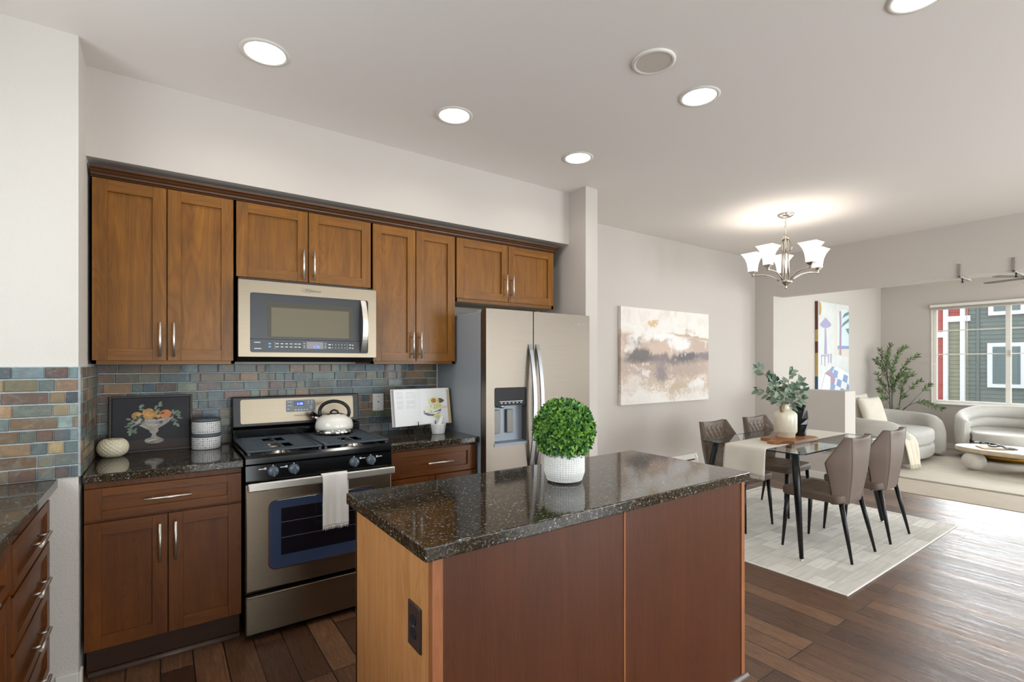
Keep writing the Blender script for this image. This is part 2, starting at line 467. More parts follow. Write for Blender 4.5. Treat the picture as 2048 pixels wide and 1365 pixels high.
        if top: rs += [lev(z1 - r + r * math.sin(PI / 2 * k / seg), r - r * math.cos(PI / 2 * k / seg)) for k in range(seg + 1)]
        else: rs.append(lev(z1, 0))
        s.skin(rs, True, True, True, True)
    def text(s, body, size, c, rot, align='CENTER', ext=0.0006, shear=0.0):
        cu = bpy.data.curves.new('t', 'FONT'); cu.body = body; cu.size = size; cu.extrude = ext; cu.align_x = align; cu.shear = shear
        o = bpy.data.objects.new('t', cu); COL.objects.link(o)
        bpy.context.view_layer.update()
        dg = bpy.context.evaluated_depsgraph_get()
        me = bpy.data.meshes.new_from_object(o.evaluated_get(dg))
        T = s.M @ Matrix.Translation(c) @ rot
        me.transform(T)
        n0 = len(s.bm.faces); s.bm.from_mesh(me); s.bm.faces.ensure_lookup_table()
        for f in s.bm.faces[n0:]: f.material_index = s.mi
        bpy.data.objects.remove(o); bpy.data.meshes.remove(me); bpy.data.curves.remove(cu)
    def colored(s, name):
        if s.lay is None: s.lay = s.bm.loops.layers.float_color.new(name)
        return s.lay
    def build(s, name, mats, parent=None, auto=False, world=True):
        me = bpy.data.meshes.new(name)
        if parent is not None and world:
            T = Matrix(); p = parent
            while p is not None:
                T = (Matrix.Translation(p.location) @ p.rotation_euler.to_matrix().to_4x4()) @ T; p = p.parent
            s.bm.transform(T.inverted())
        bmesh.ops.recalc_face_normals(s.bm, faces=s.bm.faces)
        s.bm.to_mesh(me); s.bm.free()
        for m in (mats if isinstance(mats, (list, tuple)) else [mats]): me.materials.append(m)
        o = bpy.data.objects.new(name, me); COL.objects.link(o)
        if parent is not None: o.parent = parent
        return o

def tag(o, label=None, cat=None, group=None, kind=None):
    if label: o['label'] = label
    if cat: o['category'] = cat
    if group: o['group'] = group
    if kind: o['kind'] = kind
    return o
def thing(name, loc, label, cat, group=None, rz=0.0):
    o = bpy.data.objects.new(name, None); COL.objects.link(o); o.empty_display_size = 0.05
    o.location = loc; o.rotation_euler = (0, 0, rz)
    return tag(o, label, cat, group)
def dup(root, loc, rz, label):
    r = root.copy(); COL.objects.link(r); r.location = loc; r.rotation_euler = (0, 0, rz); r['label'] = label
    for ch in root.children:
        c = ch.copy(); COL.objects.link(c); c.parent = r
        for g in ch.children:
            d = g.copy(); COL.objects.link(d); d.parent = c
    return r
def struct(name, mb, m, label=None):
    o = mb.build(name, m); o['kind'] = 'structure'
    if label: o['label'] = label
    return o
FRONT = Matrix.Rotation(PI / 2, 4, 'X')      # lettering that faces -Y
# ================================================================== THE ROOM
ZC, ZL = 2.79, 2.74            # ceilings
def wallbox(name, m, *boxes, label=None):
    mb = MB()
    for b in boxes: mb.box(*b)
    return struct(name, mb, m, label)
wallbox('floor', M_FLOOR, (-1.15, 6.56, -3.15, 3.7, -0.12, 0.0))
wallbox('floor_living', M_CARPET, (6.56, 10.65, -1.7, 3.6, -0.12, 0.006))
wallbox('ceiling', M_CEIL, (-1.15, 6.77, -3.15, 3.7, ZC, ZC + 0.12))
wallbox('ceiling_living', M_CEIL, (6.77, 10.65, -1.7, 3.6, ZL, ZL + 0.17))
wallbox('wall_back', M_WALL, (-0.3, 2.80, 3.43, 3.7, 0, ZC))
wallbox('wall_stub', M_WALLW, (-1.15, -0.285, 2.79, 3.7, 0, ZC))
wallbox('wall_soffit', M_WALL, (-0.285, 2.731, 3.05, 3.43, 2.37, ZC))
wallbox('wall_column', M_WALL, (2.731, 2.86, 2.85, 3.7, 0, ZC))
wallbox('wall_dining', M_WALL, (2.86, 6.77, 3.54, 3.7, 0, ZC))
# the wide opening to the living room: header, jamb and the low wall under it
wallbox('wall_header', M_WALL, (6.5, 6.75, 3.296, 3.54, 0, ZC), (6.5, 6.75, -3.0, 3.296, 2.268, ZC), (6.5, 6.75, -3.0, -1.2, 0, 2.268))
wallbox('wall_pony', M_WALL, (6.5, 6.79, 2.469, 3.296, 0, 1.066))
wallbox('wall_living', M_WALL, (6.75, 10.65, 3.42, 3.6, 0, ZL))
# window wall of the living room: window opening and added patio opening
WY0, WY1, WZ0, WZ1 = 0.90, 2.70, 0.74, 2.335
wallbox('wall_window', M_WALL, (10.5, 10.65, WY1, 3.6, 0, ZL), (10.5, 10.65, 0.62, WY0, 0, ZL), (10.5, 10.65, WY0, WY1, 0, WZ0), (10.5, 10.65, WY0, WY1, WZ1, ZL),
        (10.5, 10.65, -1.05, 0.62, 2.3, ZL), (10.5, 10.65, -1.7, -1.05, 0, ZL))
wallbox('wall_living_side', M_WALL, (6.75, 7.6, -1.7, -1.55, 0, ZL), (9.8, 10.65, -1.7, -1.55, 0, ZL), (7.6, 9.8, -1.7, -1.55, 2.3, ZL), (7.6, 9.8, -1.7, -1.55, 0, 0.7))
wallbox('wall_left', M_WALL, (-1.15, -1.0, -3.15, 0.6, 0, ZC), (-1.15, -1.0, 2.4, 2.79, 0, ZC), (-1.15, -1.0, 0.6, 2.4, 0, 1.12), (-1.15, -1.0, 0.6, 2.4, 2.35, ZC))
wallbox('wall_rear', M_WALL, (-1.0, 0.3, -3.15, -3.0, 0, ZC), (2.9, 3.8, -3.15, -3.0, 0, ZC), (6.0, 6.75, -3.15, -3.0, 0, ZC), (0.3, 2.9, -3.15, -3.0, 2.3, ZC), (3.8, 6.0, -3.15, -3.0, 2.3, ZC))

def window_frame(name, M, w, z0, z1, mull, rails=(), glass=True, fw=0.05):
    """window in its own wall plane: local x along the wall, local y through it"""
    mb = MB(M)
    mb.box(0, fw, 0, 0.07, z0, z1, 0.004); mb.box(w - fw, w, 0, 0.07, z0, z1, 0.004)
    mb.box(fw, w - fw, 0, 0.07, z0, z0 + fw, 0.004); mb.box(fw, w - fw, 0, 0.07, z1 - fw, z1, 0.004)
    for m in mull: mb.box(m - 0.03, m + 0.03, 0.005, 0.065, z0 + fw, z1 - fw, 0.004)
    for r in rails: mb.box(fw, w - fw, 0.028, 0.042, r - 0.008, r + 0.008)
    o = struct(name, mb, M_TRIMW)
    if glass:
        g = MB(M); g.box(fw, w - fw, 0.033, 0.037, z0 + fw, z1 - fw); g.build('pane', M_GLASS, o)
    return o
def wallM(x, y, rz): return Matrix.Translation((x, y, 0)) @ Matrix.Rotation(rz, 4, 'Z')
# living room window (seen), looking along +X: local x runs towards -Y
w1 = window_frame('window_1', wallM(10.565, WY1, -PI / 2), WY1 - WY0, WZ0, WZ1, [(WY1 - WY0) / 2], (1.545, 1.935), True, 0.045)
lm = MB(); lm.box(10.545, 10.57, 1.762, 1.775, 1.50, 1.60); lm.build('sash_latch', M_TRIMW, w1)
st = MB(); st.box(10.455, 10.56, WY0 - 0.02, WY1 + 0.012, WZ0 - 0.022, WZ0 + 0.004, 0.003); st.build('window_sill', M_TRIMW, w1)
rv = MB()
rv.box(10.492, 10.502, WY1 - 0.002, WY1 + 0.012, WZ0, WZ1); rv.build('window_casing', M_TRIMW, w1)
window_frame('window_2', wallM(-1.06, 0.6, PI / 2), 1.8, 1.12, 2.35, [0.9])
window_frame('added_window_3', wallM(7.6, -1.6, 0), 2.2, 0.7, 2.3, [1.1])  # unseen window added around the living room fill lamp
window_frame('added_door_1', wallM(10.565, 0.62, -PI / 2), 1.67, 0.0, 2.3, [0.835])  # unseen door added around the patio fill lamp
window_frame('added_door_2', wallM(0.3, -3.1, 0), 2.6, 0.0, 2.3, [1.3])  # this and the next: unseen doors added so fill light enters from behind
window_frame('added_door_3', wallM(3.8, -3.1, 0), 2.2, 0.0, 2.3, [1.1])

# baseboards
def base(name, *boxes):
    mb = MB()
    for b in boxes: mb.box(*b, 0.004)
    o = struct(name, mb, M_TRIMW); return o
base('baseboard_stub', (-0.358, -0.2835, 2.776, 2.79, 0, 0.085), (-0.2848, -0.273, 2.776, 2.83, 0, 0.085))
base('baseboard_dining', (2.86, 6.5, 3.526, 3.54, 0, 0.085))
base('baseboard_pony', (6.486, 6.5, 2.46, 3.526, 0, 0.085), (6.486, 6.80, 2.455, 2.469, 0, 0.085))
base('baseboard_window', (10.486, 10.5, 0.62, 3.42, 0.004, 0.09))
base('baseboard_living', (6.79, 10.486, 3.406, 3.42, 0.004, 0.09))
base('baseboard_column', (2.72, 2.874, 2.836, 2.85, 0, 0.085), (2.86, 2.874, 2.85, 3.526, 0, 0.085))

# slate backsplash: every stone in one mesh on its grout bed
def backsplash(name, M, w, z0, z1, seed, depth=0.012, tone=1.0, shaded=False):
    rnd = random.Random(seed)
    mb = MB(M); mb.mi = 0; mb.box(0, w, -depth * 0.55, 0.0, z0, z1)
    lay = mb.colored('tilecol'); mb.mi = 1
    pal = [(104, 124, 124), (94, 114, 120), (116, 134, 132), (98, 112, 110), (128, 136, 122), (124, 114, 80), (138, 106, 76), (156, 132, 96), (104, 72, 66), (112, 126, 116), (72, 84, 92), (164, 142, 102), (122, 88, 72), (146, 116, 82)]
    if shaded: pal = [(118, 80, 50), (134, 96, 54), (98, 64, 50), (84, 102, 98), (74, 94, 100), (98, 108, 90), (56, 76, 92), (146, 108, 64), (106, 88, 60), (88, 100, 92), (110, 106, 84), (86, 68, 58)]  # same slate in shade: darker, rustier palette painted in
    rows = int(round((z1 - z0) / 0.0518)); ph = (z1 - z0) / rows
    for r in range(rows):
        x = -rnd.uniform(0.0, 0.12)
        za, zb = z0 + r * ph + 0.002, z0 + (r + 1) * ph - 0.0025
        while x < w:
            L = rnd.choice([0.05, 0.052, 0.055, 0.075, 0.085, 0.098, 0.10, 0.12, 0.142])
            a, b = max(x + 0.0018, 0.001), min(x + L - 0.0018, w - 0.001)
            if b - a > 0.012:
                d = depth + rnd.uniform(0, 0.003); e = 0.0022
                a += rnd.uniform(0, 0.0008); zz0, zz1 = za + rnd.uniform(0, 0.0012), zb - rnd.uniform(0, 0.0012)
                def rg(y, q): return mb.ring([(a + q, y, zz0 + q), (b - q, y, zz0 + q), (b - q, y, zz1 - q), (a + q, y, zz1 - q)])
                rr = [rg(-0.002, 0), rg(-d + e, 0), rg(-d, e)]
                c = rnd.choice(pal); k = rnd.uniform(0.78, 1.26) * tone
                c = lin(tuple(min(255, v * k) for v in c))
                fs = [mb.face([p[i], p[(i + 1) % 4], q[(i + 1) % 4], q[i]], False) for p, q in zip(rr, rr[1:]) for i in range(4)]
                fs.append(mb.face(rr[-1], False))
                for f in fs:
                    for lp in f.loops: lp[lay] = (*c, 1)
            x += L
    o = mb.build(name, [M_GROUT, M_TILE]); o['kind'] = 'structure'
    return o
backsplash('trim_2', wallM(-0.285, 3.43, 0), 2.003, 0.914, 1.392, 3, shaded=True)
backsplash('trim_3', wallM(-1.0, 2.79, 0), 0.715, 0.914, 1.382, 11)
backsplash('trim_4', Matrix.Translation((-0.285, 2.79, 0)) @ Matrix.Rotation(PI / 2, 4, 'Z'), 0.628, 0.914, 1.382, 19, shaded=True)
mb = MB(); mb.box(1.718, 1.727, 3.416, 3.43, 0.914, 1.41); struct('trim_5', mb, M_TRIMW)

# ================================================================== CABINETS
def shaker(mb, x0, x1, y, z0, z1, st=0.057, th=0.02, rail=None, flip=False):
    """frame and recessed flat panel; y is the front face, +y goes into the cabinet; material 0 upright grain, 1 level grain"""
    rail = rail or st
    mb.mi = 0
    mb.box(x0, x0 + st, y, y + th, z0, z1, 0.0008, 1); mb.box(x1 - st, x1, y, y + th, z0, z1, 0.0008, 1)
    mb.mi = 1
    mb.box(x0 + st, x1 - st, y, y + th, z0, z0 + rail, 0.0008, 1); mb.box(x0 + st, x1 - st, y, y + th, z1 - rail, z1, 0.0008, 1)
    mb.mi = 1 if flip else 0
    mb.box(x0 + st - 0.002, x1 - st + 0.002, y + 0.013, y + th - 0.002, z0 + rail - 0.002, z1 - rail + 0.002)
def pull(M, parent, name, a, b, y):
    """bar pull from a to b (x, z) standing off the face at y"""
    mb = MB(M)
    A, B = Vector((a[0], y - 0.032, a[1])), Vector((b[0], y - 0.032, b[1])); d = (B - A).normalized()
    mb.rod(A, B, 0.006, seg=12)
    for p in (A + d * 0.032, B - d * 0.032): mb.rod((p.x, y + 0.001, p.z), p, 0.0042, seg=10)
    return mb.build(name, M_PULL, parent)
I4 = Matrix()
def doors(root, M, spans, y, z0, z1, mats, pulls):
    for (x0, x1), pl in zip(spans, pulls):
        mb = MB(M); shaker(mb, x0, x1, y, z0, z1); d = mb.build('door', mats, root)
        if pl: pull(M, d, 'handle', (pl[0], pl[1]), (pl[0], pl[2]), y)
def upper(label, x0, x1, z0, spans, dz0, pulls):
    t = thing('wall_cabinet', ((x0 + x1) / 2, 3.275, z0), label, 'cabinet', 'wall cabinets above the counter')
    mb = MB(); mb.mi = 0
    mb.box(x0, x1, 3.12, 3.429, z0 + 0.02, 2.30); mb.mi = 1; mb.box(x0, x1, 3.118, 3.14, z0, 2.30); mb.mi = 0
    mb.box(x0, x0 + 0.018, 3.118, 3.429, z0, 2.30); mb.box(x1 - 0.018, x1, 3.118, 3.429, z0, 2.30)
    mb.build('body', [M_WOODV, M_WOODH, M_CABIN], t)
    doors(t, I4, spans, 3.10, dz0, 2.291, [M_WOODV, M_WOODH], pulls)
    return t
upper('tall two-door brown wall cabinet at the left end, above the fruit painting', -0.272, 0.3345, 1.392, [(-0.268, 0.024), (0.030, 0.326)], 1.410, [(-0.002, 1.429, 1.604), (0.056, 1.429, 1.604)])
upper('short two-door brown wall cabinet directly above the microwave', 0.3365, 1.0995, 1.868, [(0.340, 0.713), (0.719, 1.093)], 1.876, [(0.685, 1.886, 2.061), (0.745, 1.886, 2.061)])
upper('tall narrow two-door brown wall cabinet between microwave and refrigerator', 1.1015, 1.7075, 1.392, [(1.108, 1.401), (1.407, 1.702)], 1.410, [(1.376, 1.427, 1.603), (1.432, 1.427, 1.603)])
fc = upper('short two-door brown wall cabinet above the refrigerator', 1.7095, 2.622, 1.838, [(1.716, 2.158), (2.164, 2.610)], 1.862, [(2.132, 1.886, 2.062), (2.192, 1.886, 2.062)])
mb = MB(); mb.box(1.73, 2.604, 3.142, 3.42, 1.8375, 1.8395); mb.build('underside_panel', M_CABIN, fc)

mb = MB()
prof = [(3.119, 2.296), (3.108, 2.296), (3.104, 2.303), (3.097, 2.305), (3.095, 2.313), (3.088, 2.319), (3.083, 2.328), (3.074, 2.333), (3.072, 2.346), (3.119, 2.346)]
rs = []
for x, k in ((-0.274, 0), (2.622, 1)):
    rs.append(mb.ring([(x + (3.119 - y) * k * 0.9, y, z) for y, z in prof]))
mb.skin(rs, True, True, True, False)
rs = [mb.ring([(2.6225 + (3.119 - y) * 0.9, yy, z) for y, z in prof] if False else [(2.6225 + (3.119 - y) * 0.9, (y if e == 0 else 3.428), z) for y, z in prof]) for e in (0, 1)]
mb.skin(rs, True, True, True, False)
tag(mb.build('crown_molding', M_WOODD), 'dark stepped wooden crown molding running along the tops of the wall cabinets', 'molding')

# base cabinets on the back wall
def base_cab(label, x0, x1, dr, drp, spans, pulls):
    t = thing('base_cabinet', ((x0 + x1) / 2, 3.12, 0), label, 'cabinet')
    mb = MB(); mb.mi = 0
    mb.box(x0, x1, 2.842, 3.42, 0.135, 0.877); mb.build('body', [M_LOWV], t)
    k = MB(); k.box(x0 + 0.004, x1 - 0.004, 2.888, 2.91, 0.0, 0.135); k.build('toe_kick', M_KICK, t)
    k = MB(); k.prism([(2.888, 0), (2.868, 0), (2.870, 0.010), (2.877, 0.017), (2.888, 0.02)], x0 + 0.01, x1 - 0.004, 'x', True); k.build('shoe_molding', M_WOODSH, t)
    mb = MB(); shaker(mb, dr[0], dr[1], 2.82, dr[2], dr[3], 0.06, 0.02, 0.036, True); d = mb.build('drawer', [M_LOWV, M_LOWH], t)
    pull(I4, d, 'handle', (drp[0], drp[2]), (drp[1], drp[2]), 2.82)
    doors(t, I4, spans, 2.82, 0.139, 0.694, [M_LOWV, M_LOWH], pulls)
    return t
base_cab('brown base cabinet left of the stove, one wide drawer over two doors', -0.272, 0.334, (-0.270, 0.331, 0.708, 0.845), (-0.062, 0.122, 0.778), [(-0.270, 0.026), (0.031, 0.331)], [(-0.002, 0.482, 0.660), (0.058, 0.482, 0.660)])
base_cab('brown base cabinet between stove and refrigerator, half hidden by the island', 1.110, 1.708, (1.114, 1.704, 0.700, 0.862), (1.345, 1.520, 0.776), [(1.114, 1.406), (1.412, 1.704)], [(1.378, 0.482, 0.655), (1.440, 0.482, 0.655)])

def slab(name, label, x0, x1, y0, y1, z0=0.877, z1=0.914, bev=0.004):
    mb = MB(); mb.box(x0, x1, y0, y1, z0, z1, bev, 2)
    return tag(mb.build(name, M_GRAN), label, 'countertop')
slab('countertop', 'short dark granite countertop left of the stove, holding the fruit painting', -0.272, 0.338, 2.79, 3.416)
slab('countertop', 'short dark granite countertop right of the stove, holding the cookbook', 1.104, 1.712, 2.79, 3.416)
slab('countertop', 'dark granite countertop of the left cabinet run, cut off by the photo edge', -0.998, -0.348, 1.29, 2.776)

# left run, facing +X
ML = Matrix.Rotation(PI / 2, 4, 'Z')
def left_unit(label, y0, y1, drawers, door):
    t = thing('base_cabinet', (-0.68, (y0 + y1) / 2, 0), label, 'cabinet')
    mb = MB(); mb.box(-0.99, -0.392, y0, y1, 0.135, 0.877); mb.build('body', M_LOWV, t)
    k = MB(); k.box(-0.46, -0.44, y0, y1, 0, 0.135); k.build('toe_kick', M_KICK, t)
    for z0, z1 in drawers:
        mb = MB(ML); shaker(mb, y0 + 0.004, y1 - 0.026, 0.37, z0, z1, 0.055, 0.02, 0.036, True); d = mb.build('drawer', [M_LOWV, M_WOODY], t)
        c = (y0 + y1) / 2 - 0.01; zc = (z0 + z1) / 2
        pull(ML, d, 'handle', (c - 0.09, zc), (c + 0.09, zc), 0.37)
    if door: doors(t, ML, [(y0 + 0.004, (y0 + y1) / 2 - 0.012), ((y0 + y1) / 2 - 0.008, y1 - 0.026)], 0.37, 0.14, 0.694, [M_LOWV, M_WOODY], [((y0 + y1) / 2 - 0.045, 0.48, 0.66), ((y0 + y1) / 2 + 0.03, 0.48, 0.66)])
    return t
left_unit('brown stack of four drawers with bar handles at the left photo edge', 2.132, 2.776, [(0.682, 0.838), (0.499, 0.670), (0.307, 0.487), (0.14, 0.295)], False)
left_unit('brown cabinet cut by the left photo edge, next to the drawer stack', 1.30, 2.128, [(0.708, 0.845)], True)

# ================================================================== ISLAND
isl = thing('kitchen_island', (1.35, 1.52, 0), 'freestanding island cabinet with a pale tan end and dark brown back panels', 'island')
mb = MB(); mb.box(0.602, 2.108, 1.215, 1.79, 0.09, 0.873); mb.box(0.602, 2.108, 1.215, 1.72, 0.0, 0.09); mb.build('body', M_LOWV, isl)
mb = MB(); mb.box(0.592, 0.604, 1.222, 1.838, 0.0, 0.873); tag(mb.build('end_panel', M_ISLEND, isl), 'pale tan end panel')
mb = MB(); mb.box(0.592, 0.606, 1.826, 1.840, 0.0, 0.8735); mb.build('corner_strip', M_ISLETR, isl)
mb = MB(); mb.box(0.590, 0.622, 1.199, 1.224, 0.0, 0.8735, 0.001); mb.build('corner_strip', M_ISLETR, isl)
for a, b in ((0.622, 1.338), (1.346, 2.094)):
    mb = MB(); mb.box(a, b, 1.205, 1.216, 0.02, 0.8735); mb.build('back_panel', M_ISLE, isl)
mb = MB(); mb.box(1.338, 1.346, 1.2025, 1.216, 0.02, 0.8735); tag(mb.build('seam_strip', M_ISLETR, isl), 'thin paler strip between the two back panels')
mb = MB(); mb.box(2.0945, 2.119, 1.201, 1.225, 0.0, 0.8735, 0.001); mb.build('corner_strip', M_ISLETR, isl)
mb = MB(); mb.box(2.108, 2.118, 1.225, 1.838, 0.0, 0.873); mb.build('end_panel', M_ISLE, isl)
mb = MB(); mb.prism([(1.206, 0), (1.184, 0), (1.186, 0.011), (1.194, 0.019), (1.206, 0.022)], 0.59, 2.132, 'x', True); mb.build('shoe_molding', M_WOODSH, isl)
slab('countertop', 'large polished dark granite island top carrying the green ball plant', 0.562, 2.132, 1.184, 1.858, 0.874, 0.914, 0.004)
for k, (zc) in enumerate((0,)):
    t = thing('power_outlet', (0.5915, 1.31, 0.648), 'brown two-socket power outlet on the tan end of the island', 'outlet')
    mb = MB(); mb.box(0.586, 0.5918, 1.268, 1.352, 0.584, 0.712, 0.003); mb.build('cover_plate', M_OUTLETB, t)
    for z in (0.629, 0.667):
        mb = MB(); pts = [(1.31 + 0.017 * math.cos(a), z + max(-0.0135, min(0.0135, 0.017 * math.sin(a)))) for a in [2 * PI * i / 24 for i in range(24)]]
        mb.prism(pts, 0.5835, 0.588, 'x'); s = mb.build('socket', M_SOCKB, t)
        q = MB()
        for dy in (-0.006, 0.006): q.box(0.583, 0.5838, 1.31 + dy - 0.001, 1.31 + dy + 0.001, z - 0.002, z + 0.006)
        q.rod((0.5832, 1.31, z - 0.008), (0.5838, 1.31, z - 0.008), 0.002); q.build('slot', M_DARKSLOT, s)
    mb = MB(); mb.rod((0.5845, 1.31, 0.648), (0.587, 1.31, 0.648), 0.003); mb.build('screw', M_NICKEL, t)
# ================================================================== RANGE
def rrect(x0, x1, z0, z1, r, seg=5):
    out = []
    for cx_, cz_, a0 in ((x1 - r, z0 + r, -PI / 2), (x1 - r, z1 - r, 0), (x0 + r, z1 - r, PI / 2), (x0 + r, z0 + r, PI)):
        for k in range(seg + 1):
            a = a0 + PI / 2 * k / seg; out.append((cx_ + r * math.cos(a), cz_ + r * math.sin(a)))
    return out
RX0, RX1 = 0.344, 1.098
rg = thing('gas_range', (0.721, 3.1, 0), 'stainless steel gas range with black cooktop and oven door below', 'stove')
mb = MB(); mb.box(RX0 + 0.003, RX1 - 0.003, 2.80, 3.40, 0.02, 0.90); mb.box(RX0 + 0.02, RX1 - 0.02, 2.83, 3.38, 0.0, 0.02); mb.build('body', M_BLACK, rg)
# cooktop: shallow black pan with raised lip and sloping front
mb = MB()
mb.prism([(2.772, 0.884), (2.764, 0.892), (2.766, 0.918), (2.778, 0.930), (2.80, 0.930), (2.812, 0.908), (3.31, 0.908), (3.32, 0.93), (3.40, 0.93), (3.40, 0.884)], RX0, RX1, 'x', False)
mb.box(RX0, RX0 + 0.018, 2.79, 3.33, 0.915, 0.934, 0.004); mb.box(RX1 - 0.018, RX1, 2.79, 3.33, 0.915, 0.934, 0.004)
mb.build('cooktop', M_BLACK, rg)
# burners
for bx, by in ((0.52, 2.93), (0.52, 3.20), (0.92, 2.93), (0.92, 3.20)):
    mb = MB(); mb.lathe([(0.066, 0.908), (0.064, 0.916), (0.050, 0.920), (0.047, 0.930), (0.042, 0.932)], (bx, by, 0), 24); b = mb.build('burner', M_NICKEL, rg)
    mb = MB(); mb.lathe([(0.036, 0.932), (0.036, 0.938), (0.030, 0.941)], (bx, by, 0), 20); mb.build('burner_cap', M_IRON, b)
# two cast iron grates
for gx0, gx1 in ((0.352, 0.716), (0.726, 1.090)):
    mb = MB(); cx_ = (gx0 + gx1) / 2
    mb.box(gx0, gx0 + 0.026, 2.7995, 3.296, 0.941, 0.955, 0.003); mb.box(gx1 - 0.020, gx1, 2.7995, 3.296, 0.941, 0.955, 0.003)
    mb.box(gx0, gx1, 2.788, 2.80, 0.944, 0.955, 0.003); mb.box(gx0, gx1, 3.295, 3.308, 0.941, 0.955, 0.003)
    n = 10
    for i in range(n):
        y = 2.80 + (i + 1) * 0.495 / (n + 1)
        if i in (1, 2, 3, 6, 7, 8):
            mb.box(gx0 + 0.02, cx_ - 0.055, y - 0.003, y + 0.003, 0.947, 0.955, 0.0015, 1); mb.box(cx_ + 0.055, gx1 - 0.02, y - 0.003, y + 0.003, 0.947, 0.955, 0.0015, 1)
        else: mb.box(gx0 + 0.02, gx1 - 0.02, y - 0.003, y + 0.003, 0.947, 0.955, 0.0015, 1)
    mb.box(cx_ - 0.006, cx_ + 0.006, 2.86, 3.02, 0.942, 0.956, 0.002, 1); mb.box(cx_ - 0.006, cx_ + 0.006, 3.08, 3.26, 0.942, 0.956, 0.002, 1)
    for x in (gx0 + 0.01, gx1 - 0.01):
        for y in (2.80, 3.29): mb.box(x - 0.006, x + 0.006, y - 0.006, y + 0.006, 0.908, 0.942)
    mb.build('grate', M_IRON, rg)
# backguard
mb = MB(); mb.box(RX0, RX1, 3.325, 3.408, 0.925, 1.005, 0.012, 3); mb.build('rear_riser', M_BLACK, rg)
TB = Matrix.Translation((0, 3.338, 1.012)) @ Matrix.Rotation(-0.10, 4, 'X')        # leaning panel
mb = MB(TB); mb.box(RX0 + 0.002, RX1 - 0.0, 0.0, 0.055, 0.0, 0.182, 0.006, 2); bgd = mb.build('backguard', M_BLACKM, rg)
mb = MB(TB); mb.prism(rrect(0.388, 1.058, 0.020, 0.166, 0.012), -0.003, 0.004, 'y'); mb.build('steel_panel', M_STEEL, bgd)
mb = MB(TB); mb.prism(rrect(0.640, 0.815, 0.078, 0.152, 0.010), -0.005, 0.0, 'y'); mb.mi = 1
face_mb = mb
mb = MB(TB); mb.box(0.686, 0.750, -0.0062, -0.004, 0.112, 0.144); mb.mi = 1; mb.box(0.703, 0.739, -0.0066, -0.005, 0.116, 0.140)
mb.mi = 2; mb.text('5:38', 0.020, (0.721, -0.0070, 0.121), FRONT); mb.build('clock_display', [M_BLACK, M_BLUEBG, M_CYAN], bgd)
mb = face_mb
for x, z, w in ((0.653, 0.140, 0.012), (0.668, 0.140, 0.010), (0.653, 0.118, 0.010), (0.668, 0.118, 0.012), (0.653, 0.096, 0.011), (0.772, 0.140, 0.011), (0.793, 0.140, 0.013), (0.774, 0.128, 0.006), (0.794, 0.128, 0.007), (0.790, 0.112, 0.008), (0.790, 0.102, 0.018), (0.792, 0.091, 0.009)):
    mb.box(x - w / 2, x + w / 2, -0.0055, -0.0048, z - 0.002, z + 0.002)
for i in range(5): mb.box(0.690 + i * 0.0175, 0.701 + i * 0.0175, -0.0055, -0.0048, 0.086, 0.092)
mb.build('control_face', [M_PANELGREY, M_MARK], bgd)
mb = MB(TB); mb.text('Whirlpool', 0.019, (0.722, -0.0034, 0.048), FRONT, shear=0.2); mb.build('logo', M_GREYMARK, bgd)
# front: knob panel, oven door, drawer
mb = MB(); mb.prism([(2.768, 0.882), (2.762, 0.805), (2.80, 0.805), (2.80, 0.882)], RX0, RX1, 'x'); mb.box(RX0, RX1, 2.755, 2.80, 0.800, 0.807, 0.002); mb.build('knob_panel', M_BLACK, rg)
for kx in (0.468, 0.567, 0.880, 0.975):
    mb = MB(); mb.lathe([(0.026, 0.0), (0.027, 0.003), (0.025, 0.006), (0.0235, 0.020), (0.021, 0.026), (0.0, 0.026)], (kx, 2.766, 0.846), 28, 'y', True, False)
    mb.box(kx - 0.0055, kx + 0.0055, 2.728, 2.75, 0.824, 0.868, 0.003); k = mb.build('knob', M_KNOB, rg)
    mb = MB(); mb.box(kx - 0.0012, kx + 0.0012, 2.7272, 2.7285, 0.850, 0.866); mb.build('pointer', M_BLACKM, k)
mb = MB()
for kx, s in ((0.468, -1), (0.567, -1), (0.880, 1), (0.975, 1)):
    mb.box(kx + s * 0.036 - 0.005, kx + s * 0.036 + 0.005, 2.764, 2.7660, 0.858, 0.868)
    mb.box(kx + s * 0.054 - 0.012, kx + s * 0.054 + 0.012, 2.764, 2.7660, 0.860, 0.864)
    mb.box(kx - 0.002, kx + 0.002, 2.764, 2.7664, 0.873, 0.878)
mb.build('burner_markings', M_MARK, rg)
od = MB(); od.box(RX0, RX1, 2.765, 2.80, 0.252, 0.790, 0.006, 2); od = od.build('oven_door', M_STEEL, rg)
mb = MB(); mb.prism(rrect(0.444, 0.998, 0.342, 0.700, 0.04), 2.761, 2.77, 'y'); mb.build('window_trim', M_CHROME, od)
mb = MB(); mb.prism(rrect(0.449, 0.993, 0.348, 0.695, 0.036), 2.7592, 2.766, 'y'); mb.build('glass', M_OVGLASS, od)
mb = MB(); mb.box(0.505, 0.937, 2.7586, 2.764, 0.412, 0.652); mb.build('inner_window', M_OVIN, od)
mb = MB()
for z in (0.50, 0.58): mb.box(0.506, 0.936, 2.7582, 2.7588, z - 0.001, z + 0.001)
mb.build('rack_lines', M_PANELGREY, od)
mb = MB()
mb.box(RX0 + 0.002, RX1 - 0.002, 2.703, 2.72, 0.764, 0.806, 0.006, 3)
for x in (RX0 + 0.03, RX1 - 0.03): mb.box(x - 0.012, x + 0.012, 2.715, 2.768, 0.772, 0.790, 0.003)
mb.build('handle', M_PULL, od)
